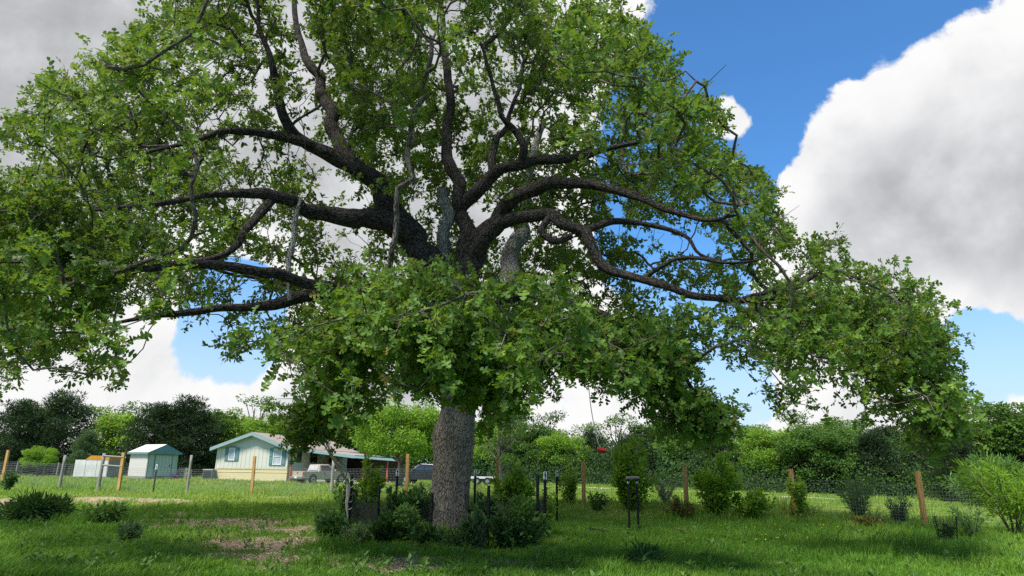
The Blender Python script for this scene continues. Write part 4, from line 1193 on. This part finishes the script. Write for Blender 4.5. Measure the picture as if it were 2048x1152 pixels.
def field_fence():
    posts = [(-140, 37.5, 900, 'o', 1), (3, 36, 900, 'o', 1), (118, 34.5, 910, 'g', 1.15), (195, 34, 906, 'g', 1.3), (236, 34, 905, 'o', 1.1), (373, 33.5, 910, 'g', 1), (503, 32, 912, 'o', 1), (662, 29, 920, 'g', 1.1), (812, 27, 908, 'o', 1),
             (993, 25.5, 912, 'o', 1), (1168, 24, 923, 'o', 1), (1374, 22.5, 930, 'o', 1), (1592, 21, 938, 'o', 1), (1851, 19.5, 943, 'o', 1), (2150, 18, 950, 'o', 1)]
    g = [gp(px, D) for px, D, *_ in posts]
    off = np.array(g[7])
    o = thing('wire_fence', off, 'long fence of orange and grey wooden posts with welded wire mesh across the field', 'fence')
    for i, ((px, D, top, k, w), p) in enumerate(zip(posts, g)):
        zt = P(px, top, D)[2]; l = p - off; h = zt - p[2]
        n = 10; r0 = .062 * w
        zz = np.linspace(-.3, h, 7)
        lean = np.array([random.uniform(-.02, .02), random.uniform(-.02, .02)])
        b = BM()
        if k == 'o':
            b.add(*(lambda s: ([(x + l[0] + lean[0] * z, y + l[1] + lean[1] * z, z + l[2]) for z in zz for x, y in ((-s, -s), (s, -s), (s, s), (-s, s))],
                              [(j * 4 + m, j * 4 + (m + 1) % 4, j * 4 + 4 + (m + 1) % 4, j * 4 + 4 + m) for j in range(6) for m in range(4)] + [(0, 3, 2, 1), (24, 25, 26, 27)]))(r0 * .95))
            po = b.build('post', M_POST, o, .008)
        else:
            pts = [(l[0] + lean[0] * z, l[1] + lean[1] * z, z + l[2]) for z in zz]
            po = b.tube(pts, [r0 * (1.15 - .04 * j) for j in range(7)], 10).build('post', M_GREYPOST, o, smooth=True)
    for a, b in zip(range(len(g) - 1), range(1, len(g))):
        wire_panel(o, off, g[a], g[b], .04, 1.18, .075, 13, .0030, 'wire_panel', M_WIRE, wob=.05)
    # brace rails of the old gate
    for hh in (1.66, 1.22):
        a, b = g[3] - off, g[4] - off
        BM().tube([(a[0], a[1] - .02, a[2] + hh), (b[0], b[1] - .02, b[2] + hh)], .045, 8).build('rail', M_GREYPOST, o)
    return g


fence_pts = field_fence()


def back_fence():
    """old stock fence along the woodland on the left"""
    pts = [gp(px, D) for px, D in ((-150, 62), (-40, 62), (30, 62), (85, 62), (112, 61), (148, 60), (300, 66), (420, 78))]
    off = np.array(pts[2]); o = thing('stock_fence', off, 'old stock fence of thin grey posts beside the small light-green tree', 'fence')
    for p in pts:
        l = p - off; BM().tube([(l[0], l[1], l[2] - .3), (l[0] + .03, l[1], l[2] + 1.25)], .07, 7).build('post', M_GREYPOST, o)
    for a, b in zip(pts, pts[1:]):
        wire_panel(o, off, a, b, .1, 1.15, .45, 6, .006, 'wire_panel', M_WIRE)


back_fence()


def tree_guard():
    """posts and black netting that ring the oak's foot"""
    ring = [(697, 16.2, 950, 0), (752, 13.7, 972, 0), (860, 13.2, 985, 0), (975, 13.3, 971, 0), (1075, 13.5, 949, 0), (1090, 14.7, 944, 1), (1114, 19.5, 942, 1), (948, 18.2, 940, 1), (790, 18.2, 940, 1)]
    g = [gp(px, D) for px, D, *_ in ring]
    off = np.array(gp(895, 14.3)); o = thing('netting_guard', off, 'ring of black steel posts and sagging dark netting around the foot of the oak', 'fence')
    for (px, D, top, wt), p in zip(ring, g):
        b = BM(); zt = P(px, top, D)[2]; t_post_mesh(b, p - off, zt - off[2], .028)
        po = b.build('post', M_TPOST, o)
        if wt: BM().box((p[0] - off[0], p[1] - off[1] - .02, zt - off[2] - .07), (.07, .045, .16)).build('cap', M_WHITE, po)
    order = [0, 1, 2, 3, 4, 5, 7, 8, 0]
    for a, b in zip(order, order[1:]):
        hh = min(P(ring[a][0], ring[a][2], ring[a][1])[2] - g[a][2], P(ring[b][0], ring[b][2], ring[b][1])[2] - g[b][2]) * .72
        wire_panel(o, off, g[a], g[b], .03, hh, .045, 20, .0024, 'netting_panel', M_NET, wob=.22, sag=.12)


tree_guard()


def singles():
    q = gp(306, 34.5); o = thing('steel_post', q, 'single black steel post with a white top in front of the garden shed', 'post')
    zt = P(314, 930, 34.5)[2] - q[2]; b = BM(); t_post_mesh(b, (0, 0, 0), zt, .03); b.build('shaft', M_TPOST, o)
    BM().box((0, -.02, zt - .1), (.08, .06, .26)).build('cap', M_WHITE, o)
    # two posts joined by a bar
    a, c = gp(1259, 17.6), gp(1277, 18.0); off = a
    o = thing('post_frame', off, 'pair of black steel posts joined by a grey bar, standing in the grass', 'post frame')
    za, zc = P(1255, 958, 17.6)[2] - off[2], P(1280, 958, 18.0)[2] - off[2]
    b = BM(); t_post_mesh(b, (0, 0, 0), za, .026); b.build('post', M_TPOST, o)
    l = c - off; b = BM(); t_post_mesh(b, l, zc, .026); b.build('post', M_TPOST, o)
    for z, p in ((za, (0, 0)), (zc, l[:2])): BM().box((p[0], p[1] - .02, z - .08), (.05, .05, .05)).build('cap', M_WHITE, o)
    d = norm(l[None])[0]
    BM().tube([(-d[0] * .06, -d[1] * .06, za + .03), (l[0] + d[0] * .1, l[1] + d[1] * .1, zc + .03)], .035, 8).build('bar', M_GREYPOST, o)
    # wire cage
    q = gp(1897, 15.6); o = thing('plant_cage', q, 'tapered dark mesh cage around a small plant at the end of the post row', 'plant cage')
    tubes = []
    h = .56; n = 22
    for k in range(n):
        a = 2 * math.pi * k / n; tubes.append(tube_np(np.array([[.17 * math.cos(a), .17 * math.sin(a), -.05], [.235 * math.cos(a), .235 * math.sin(a), h]]), np.full(2, .0035), 3))
    for z in np.linspace(.02, h, 12):
        r = .17 + .065 * z / h; a = np.linspace(0, 2 * math.pi, 25); tubes.append(tube_np(np.stack([r * np.cos(a), r * np.sin(a), 0 * a + z], 1), np.full(25, .0035), 3))
    v, f, _ = join_tubes(tubes); link('mesh_wall', raw_mesh('mesh_wall', v, f, M_NET), o)
    for sx in (-1, 1): BM().tube([(sx * .18, -.03, -.1), (sx * .24, -.03, h + .02)], .014, 6).build('stake', M_TPOST, o)
    # swing rope
    a, m, e = P(1172, 700, 13.6), P(1180, 800, 13.6), P(1197, 888, 13.6)
    o = thing('rope_swing', e, 'long thin rope with a red handle hanging from the right side of the oak', 'swing')
    pts = catmull(np.array([P(1168, 600, 13.7), a, m, P(1190, 860, 13.6), e]), .2) - e
    BM().tube(pts, .010, 6).build('rope', M_ROPE, o)
    b = P(1203, 900, 13.6) - e
    BM().tube([(0, 0, 0), tuple(b * .6)], .008, 6).build('knot', M_ROPE, o)
    BM().tube([(b[0] - .085, 0, b[2] + .01), (b[0] - .08, 0, b[2] + .01), (b[0] + .08, 0, b[2] - .01), (b[0] + .085, 0, b[2] - .01)], [.03, .048, .048, .03], 10).build('handle', M_REDP, o)
    # pale lines tied down to the end post of the guard
    f = gp(697, 16.2); top = P(690, 958, 16.1)
    o = thing('rope_bundle', f, 'pale ropes running from the oak down to a post wrapped in cord', 'rope')
    for k, (px, py, D) in enumerate(((598, 750, 13.0), (645, 855, 13.6), (662, 905, 15), (668, 915, 15.4), (676, 925, 15.6))):
        s = P(px, py, D); mm = (s + top) / 2 + np.array([.06 * (k - 2), .02, -.04])
        pts = catmull(np.array([s, mm, top, P(694 + k * 1.5, 975, 16.1), P(693 + 2 * math.sin(k * 2), 1005, 16.1), P(696, 1035, 16.15)]), .2) - f
        BM().tube(pts, .017, 5).build('strand', M_ROPE, o)
    for k in range(5):
        z0 = .35 + k * .16; a = np.linspace(0, 2 * math.pi, 13); BM().tube(np.stack([.05 * np.cos(a), .05 * np.sin(a) - .02, z0 + .03 * np.sin(a)], 1), .012, 5).build('lashing', M_ROPE, o)


singles()


def netting_roll():
    pts = [on_ground(1178, 1062), on_ground(1205, 1066), on_ground(1232, 1072), on_ground(1252, 1078)]
    c = catmull(np.array(pts), .06); c[:, 2] += .035
    off = np.array(pts[1]); o = thing('netting_roll', off, 'flattened roll of black plastic netting lying in the grass near the guard', 'netting')
    tubes = []
    for th in np.linspace(0, 6.28, 14)[:-1]:
        tubes.append(tube_np(c - off + np.stack([0 * c[:, 0], .13 * math.cos(th) + 0 * c[:, 0], .028 * math.sin(th) + 0 * c[:, 0]], 1), np.full(len(c), .005), 3))
    a = np.linspace(0, 6.28, 14)
    for p in c: tubes.append(tube_np(p - off + np.stack([0 * a, .13 * np.cos(a),   .028 * np.sin(a)], 1), np.full(14, .005), 3))
    v, q, _ = join_tubes(tubes); link('mesh_sheet', raw_mesh('mesh_sheet', v, q, M_NET), o)


netting_roll()

# ------------------------------------------------------------------ shrubs and plants
def shrub(name, px, D, top, wpx, label, mat, n=900, lsz=(.05, .09), tm=LEAF_OVAL, style='round', stems=9, cat='shrub', group=None, lean=0.0, low=.0, tone=.5):
    loc = gp(px, D); h = max(.15, P(px, top, D)[2] - loc[2]); w = wpx * mpp(px, 980, D) / 2
    o = thing(name, loc, label, cat, group)
    tubes = []; ps, ds, ns = [], [], []
    lsz = (lsz[0] * 1.45, lsz[1] * 1.45); per = max(6, int(n * 1.5) // stems)
    for k in range(stems):
        a = rng.uniform(0, 6.28); rr = math.sqrt(rng.uniform(.0, 1))
        if style == 'column': fx = w * rr * .95; hh = h * (1 - .35 * rr ** 2) * rng.uniform(.55, 1)
        elif style == 'vase': fx = w * rr; hh = h * rng.uniform(.6, 1) * (1 - .15 * rr)
        elif style == 'feather': fx = w * rr; hh = h * rng.uniform(.55, 1.0)
        else: fx = w * rr; hh = h * math.sqrt(max(.1, 1 - .8 * rr ** 2)) * rng.uniform(.75, 1)
        e = np.array([fx * math.cos(a) + lean * hh, fx * math.sin(a), hh])
        s0 = np.array([.06 * w * math.cos(a), .06 * w * math.sin(a), -.05])
        m = s0 * .5 + e * .5 + np.array([-.25 * e[0], -.25 * e[1], .12 * hh]) * (.8 if style != 'column' else .1) + rng.normal(size=3) * .03 * h
        t = np.linspace(0, 1, 7)[:, None]; pth = (1 - t) ** 2 * s0 + 2 * t * (1 - t) * m + t * t * e
        tubes.append(tube_np(pth, np.linspace(.011, .003, 7) * (1 + h * .5), 4))
        tt = low + (1 - low) * rng.random(per) ** .75; i = tt * 6; j = np.minimum(i.astype(int), 5)
        c = pth[j] + (pth[j + 1] - pth[j]) * (i - j)[:, None]
        spread = (.09 if style in ('feather',) else .16) * max(w, .25 * h) * (.6 + .6 * np.sin(tt * 3.0))[:, None]
        d = rvec((per,)); ps.append(c + d * spread * rng.uniform(.2, 1.2, per)[:, None])
        td = norm(np.diff(pth, axis=0))[j]; ds.append(norm(td * (1.1 if style == 'feather' else .5) + d * .8 + np.array([lean * .8, 0, 0]))); ns.append(norm(np.array([0, -.1, .8]) + rvec((per,)) * .7))
    v, q, _ = join_tubes(tubes); link('stems', raw_mesh('stems', v, q, M_TWIG, True), o)
    ps, ds, ns = map(np.concatenate, (ps, ds, ns)); ps[:, 2] = np.maximum(ps[:, 2], .01); k = len(ps)
    v, f, r_ = leaves(tm, ps, ds, ns, rng.uniform(*lsz, k), np.clip(rng.normal(tone, .24, k), 0, 1))
    tag(link('foliage', raw_mesh('foliage', v, f, mat, False, {'rnd': r_}), o), kind='stuff')
    return o


shrub('climbing_shrub', 1264, 22, 862, 92, 'tall columnar bright green shrub standing behind the pair of joined posts', M_SPRING, 2000, (.08, .15), style='column', stems=22, lean=.05, tone=.8)
shrub('sapling', 1430, 20.6, 905, 100, 'windswept bright green sapling beside the round russet shrub', M_SPRING, 1300, (.08, .15), style='column', stems=13, lean=.12, tone=.75)
shrub('bush', 1497, 20.4, 975, 95, 'low bright green bush at the foot of the windswept sapling', M_SPRING, 700, (.07, .12), style='vase', stems=12, lean=.15, tone=.75)
shrub('bush', 1357, 20.4, 988, 64, 'small round russet-tipped shrub left of the windswept sapling', M_RED, 1500, (.03, .06), stems=22)
shrub('bush', 1332, 27, 958, 60, 'dark feathery shrub behind the round russet shrub', M_GREY, 900, (.05, .10), LEAF_NARROW, 'feather', 18)
shrub('climbing_shrub', 1140, 24.2, 925, 46, 'leafy vine climbing the wire fence near the swing handle', M_SPRING, 800, (.06, .11), style='column', stems=10)
shrub('bush', 1192, 22, 980, 48, 'thin low shrub at the foot of the fence behind the pair of joined posts', M_WEED, 350, (.05, .09), style='vase', stems=9)
shrub('sapling', 1606, 20.4, 948, 56, 'slender sapling with fresh leaves growing against an orange post', M_SPRING, 420, (.06, .11), style='vase', stems=8, tone=.8)
shrub('bush', 1722, 20.6, 950, 92, 'feathery green shrub with upright plumes above a russet mound', M_WEED, 1500, (.05, .11), LEAF_NARROW, 'feather', 22)
shrub('bush', 1732, 19.2, 1030, 64, 'low russet mound in front of the feathery plumed shrub', M_RED, 900, (.03, .06), stems=16)
shrub('bush', 1800, 20.6, 995, 62, 'small grey-green feathery shrub left of the end post', M_GREY, 700, (.05, .1), LEAF_NARROW, 'feather', 16)
shrub('bush', 1899, 15.6, 1046, 34, 'small dark plant growing inside the mesh cage', M_DARKLEAF, 260, (.04, .07), stems=8)
shrub('feathery_tree', 2030, 17.2, 900, 170, 'feathery young tree with drooping fronds beyond the mesh cage', M_SPRING, 1500, (.08, .17), LEAF_NARROW, 'vase', 16, lean=-.1, low=.25)
shrub('feathery_tree', 1990, 33, 905, 170, 'soft pale green willow-like shrub in front of the woodland on the right', M_WEED, 3200, (.14, .28), LEAF_NARROW, 'round', 26)
shrub('weed_clump', 1945, 16.4, 1000, 70, 'loose leafy weed next to the mesh cage', M_WEED, 380, (.05, .1), LEAF_NARROW, 'vase', 12)
shrub('bush', 73, 16.8, 990, 142, 'broad dark-leaved bush beside the bare lane', M_DARKLEAF, 2200, (.09, .17), LEAF_NARROW, 'round', 30, tone=.42)
shrub('bush', 12, 31, 938, 34, 'small dark green bush at the foot of the outermost orange post', M_DARKLEAF, 500, (.06, .1), stems=10)
shrub('weed_clump', 205, 16.4, 1005, 80, 'loose green weed clump right of the broad dark bush', M_WEED, 420, (.05, .11), LEAF_OVAL, 'vase', 12)
shrub('weed_clump', 262, 13.1, 1045, 62, 'blue-green leafy weed standing alone in the lawn', M_GREY, 420, (.06, .12), LEAF_NARROW, 'vase', 12)
shrub('weed_clump', 1290, 11.0, 1090, 100, 'dark weed clump in the grass in front of the pair of joined posts', M_DARKLEAF, 520, (.05, .1), LEAF_NARROW, 'vase', 16)
shrub('weed_clump', 870, 17.5, 955, 60, 'tall thin weeds behind the oak trunk', M_WEED, 260, (.05, .09), style='vase', stems=8)
shrub('sapling', 736, 20.5, 905, 62, 'bright-leaved sapling between the roped post and the oak trunk', M_SPRING, 700, (.07, .13), style='column', stems=9)
shrub('climbing_shrub', 690, 16.6, 958, 66, 'pale leafy vine rambling up the roped post', M_WEED, 620, (.05, .1), style='vase', stems=12)
shrub('sapling', 1026, 16.6, 925, 84, 'bright leafy sapling inside the guard right of the oak trunk', M_SPRING, 900, (.08, .14), style='vase', stems=11)
shrub('bush', 1096, 15.6, 955, 32, 'thin leafy vine on the end posts of the netting guard', M_SPRING, 260, (.05, .09), style='column', stems=5)
shrub('bush', 650, 15.6, 1010, 60, 'tall grassy weeds left of the roped post', M_WEED, 400, (.06, .12), LEAF_NARROW, 'vase', 14)
GUARD = 'shade plants packed inside the netting guard'
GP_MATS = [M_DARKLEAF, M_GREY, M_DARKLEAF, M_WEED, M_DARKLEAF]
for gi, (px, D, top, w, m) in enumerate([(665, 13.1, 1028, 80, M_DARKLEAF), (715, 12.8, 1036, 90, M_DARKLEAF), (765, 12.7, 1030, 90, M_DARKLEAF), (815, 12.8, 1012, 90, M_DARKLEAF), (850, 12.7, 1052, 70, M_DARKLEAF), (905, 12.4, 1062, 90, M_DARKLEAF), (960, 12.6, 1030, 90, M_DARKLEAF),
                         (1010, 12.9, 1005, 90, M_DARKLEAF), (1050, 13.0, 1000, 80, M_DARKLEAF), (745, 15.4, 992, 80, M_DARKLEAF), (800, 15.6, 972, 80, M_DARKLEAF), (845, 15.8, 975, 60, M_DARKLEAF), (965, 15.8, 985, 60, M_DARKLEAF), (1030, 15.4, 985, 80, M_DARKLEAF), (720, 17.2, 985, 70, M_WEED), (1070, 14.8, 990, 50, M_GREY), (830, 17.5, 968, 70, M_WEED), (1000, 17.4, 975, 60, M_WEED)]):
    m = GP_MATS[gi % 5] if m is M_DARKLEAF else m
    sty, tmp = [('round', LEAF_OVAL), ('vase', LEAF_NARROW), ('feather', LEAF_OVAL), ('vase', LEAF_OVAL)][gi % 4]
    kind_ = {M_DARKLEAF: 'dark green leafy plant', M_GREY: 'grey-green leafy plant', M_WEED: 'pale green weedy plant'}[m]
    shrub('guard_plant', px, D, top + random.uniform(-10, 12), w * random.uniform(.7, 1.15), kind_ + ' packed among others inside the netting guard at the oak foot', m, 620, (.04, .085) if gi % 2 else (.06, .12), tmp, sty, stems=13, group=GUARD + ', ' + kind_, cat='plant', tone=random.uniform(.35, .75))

# ------------------------------------------------------------------ grass and litter
def grass(name, N_, D0, D1, hgt, wid, label, power, seed, tone0):
    r = np.random.default_rng(seed)
    u = r.random(N_)
    D = (D0 ** (1 - power) + u * (D1 ** (1 - power) - D0 ** (1 - power))) ** (1 / (1 - power)) if power != 1 else D0 * (D1 / D0) ** u
    x = r.uniform(-1, 1, N_) * (D * .80 + 1.2)
    b = bare(x, D)
    keep = r.random(N_) > b * .96
    # not through slabs, lane or trunk
    keep &= np.hypot(x - P(897, 1050, 16)[0], D - 16) > .55
    x, D = x[keep], D[keep]; n = len(x)
    b = bare(x, D)
    patch = vnoise(x, D, 1.4, 50) * .6 + vnoise(x, D, .45, 51) * .4
    fline = np.exp(-((D - (25.2 - .50 * x)) / 2.2) ** 2) * (D > 16)       # taller along the fence
    fx = np.interp(x, [p[0] for p in fence_pts], [p[1] for p in fence_pts])
    fline = np.exp(-((D - fx) / 1.5) ** 2)
    h = hgt * (.22 + 1.55 * patch ** 1.3) * r.uniform(.6, 1.3, n) * (1 + .9 * fline) * (1 - .4 * b) * (1 + .2 * np.clip((x - .5) / 3, 0, 1) * (D < 24)) * (1 + .8 * (vnoise(x, D, .7, 57) > .72))
    w = wid * r.uniform(.7, 1.4, n)
    a = r.uniform(0, 6.28, n); sd_ = np.stack([np.cos(a), np.sin(a) * .5, 0 * a], 1)
    ln = r.normal(size=(n, 2)) * .35 + np.array([.22, .05]); lean = np.concatenate([ln, np.zeros((n, 1))], 1)
    p = np.stack([x, D, G(x, D) - .01], 1)
    mid = p + lean * (h * .35)[:, None]; mid[:, 2] += h * .6
    tip = p + lean * (h * 1.1)[:, None]; tip[:, 2] += h * (1 - .25 * np.minimum(1, np.hypot(ln[:, 0], ln[:, 1])))
    W = sd_ * w[:, None] / 2
    v = np.stack([p - W, p + W, mid - W * .8, mid + W * .8, tip], 1).reshape(-1, 3)
    f = (np.array([[0, 1, 3], [0, 3, 2], [2, 3, 4]])[None] + (np.arange(n) * 5)[:, None, None]).reshape(-1, 3)
    tone = np.clip(tone0 + .35 * (vnoise(x, D, 3.1, 52) - .5) + .3 * (vnoise(x, D, .8, 53) - .5) + r.normal(size=n) * .14, 0, .97)
    tone = np.where(r.random(n) < .02, 1, tone)
    tag(link(name, raw_mesh(name, v, f, M_GRASS, False, {'rnd': np.repeat(tone, 5)})), label, 'grass', kind='stuff')


grass('lawn_grass', 170000, 8.8, 21, .13, .014, 'lush green lawn grass under and before the oak', 1.4, 101, .57)
grass('field_grass', 110000, 20, 45, .13, .026, 'bright green field grass between the oak and the house', 1.3, 102, .86)
grass('pasture_grass', 60000, 44, 78, .13, .06, 'short bright grass around the house and along the woodland', 1.0, 103, .93)


def litter():
    """bark chips and stones on the bare patches; broad-leaved weeds and yellow flowers in the lawn"""
    n = 60000; r = np.random.default_rng(7)
    D = r.uniform(9, 32, n); x = r.uniform(-1, 1, n) * (D * .8)
    k = (r.random(n) < bare(x, D) * np.minimum(1, (14 / D) ** 1.2)) ; x, D = x[k], D[k]; n = len(x)
    p = np.stack([x, D, G(x, D) - .01], 1)
    a = r.uniform(0, 6.28, n); s = r.uniform(.02, .06, n)
    d = np.stack([np.cos(a), np.sin(a), r.normal(size=n) * .25], 1); nn = norm(np.array([0, 0, 1.]) + r.normal(size=(n, 3)) * .35)
    chip = (np.array([[0, -.2, 0], [1, -.16, 0], [1, .2, 0], [0, .16, 0], [.05, -.16, .16], [.95, -.12, .14], [.95, .16, .16], [.05, .12, .14]]),
            np.array([[4, 5, 6], [4, 6, 7], [0, 1, 5], [0, 5, 4], [1, 2, 6], [1, 6, 5], [2, 3, 7], [2, 7, 6], [3, 0, 4], [3, 4, 7]]))
    v, f, rr = leaves(chip, p, d, nn, s, r.random(n))
    t = NT('bark_chip'); m = t.done(t.bsdf(t.ramp(t.attr('rnd'), [(0, (.10, .06, .04)), (.4, (.28, .19, .12)), (.7, (.48, .38, .28)), (1, (.62, .56, .48))]), .95, spec=.1))
    tag(link('mulch_chips', raw_mesh('mulch_chips', v, f, m, False, {'rnd': rr})), 'tan bark chips and small stones strewn over the bare soil', 'mulch', kind='stuff')
    # broad weeds
    n = 800; D = 9.2 + 10 * r.random(n) ** 1.3; x = r.uniform(-1, 1, n) * D * .8; px = x + 0
    kk = np.where(x < 1, 1, .35) > r.random(n); x, D = x[kk], D[kk]; n = len(x); K = 9
    c = np.stack([x, D, G(x, D) + .02], 1)
    a = r.uniform(0, 6.28, (n, K)); e = r.uniform(.3, 1.1, (n, K))
    d = np.stack([np.cos(a) * np.cos(e), np.sin(a) * np.cos(e), np.sin(e)], -1).reshape(-1, 3)
    hh = (r.uniform(.05, .18, (n, 1)) * np.ones((1, K))).reshape(-1)
    p = np.repeat(c, K, 0) + np.array([0, 0, 1.]) * (hh * r.random(n * K))[:, None] + d * .02
    v, f, rr = leaves(LEAF_OVAL, p, d, norm(np.array([0, 0, 1.]) + r.normal(size=(n * K, 3)) * .3), r.uniform(.05, .12, n * K), r.random(n * K))
    tag(link('broad_weeds', raw_mesh('broad_weeds', v, f, M_WEED, False, {'rnd': rr})), 'pale broad-leaved weeds scattered through the lawn', 'weeds', kind='stuff')
    # flowers
    sp = [(600, 1000, 40), (740, 990, 60), (1540, 1030, 40), (1560, 1100, 40), (1640, 1075, 90), (1930, 1062, 50), (460, 1010, 40), (1200, 1005, 20)]
    P_ = []
    for px, py, s in sp:
        for k in range(16):
            q = on_ground(px + rng.normal() * s, py + rng.normal() * 5); P_.append(q + np.array([0, 0, rng.uniform(.12, .3)]))
    P_ = np.array(P_); n = len(P_)
    v, f, rr = leaves(LEAF_OVAL, np.repeat(P_, 3, 0), norm(rvec((n * 3,)) + np.array([0, 0, .4])), norm(rvec((n * 3,)) + np.array([0, -.6, .6])), np.full(n * 3, .026), rng.random(n * 3))
    tag(link('yellow_flowers', raw_mesh('yellow_flowers', v, f, M_FLOWER, False, {'rnd': rr})), 'tiny yellow wildflowers dotted through the taller grass', 'flowers', kind='stuff')


litter()
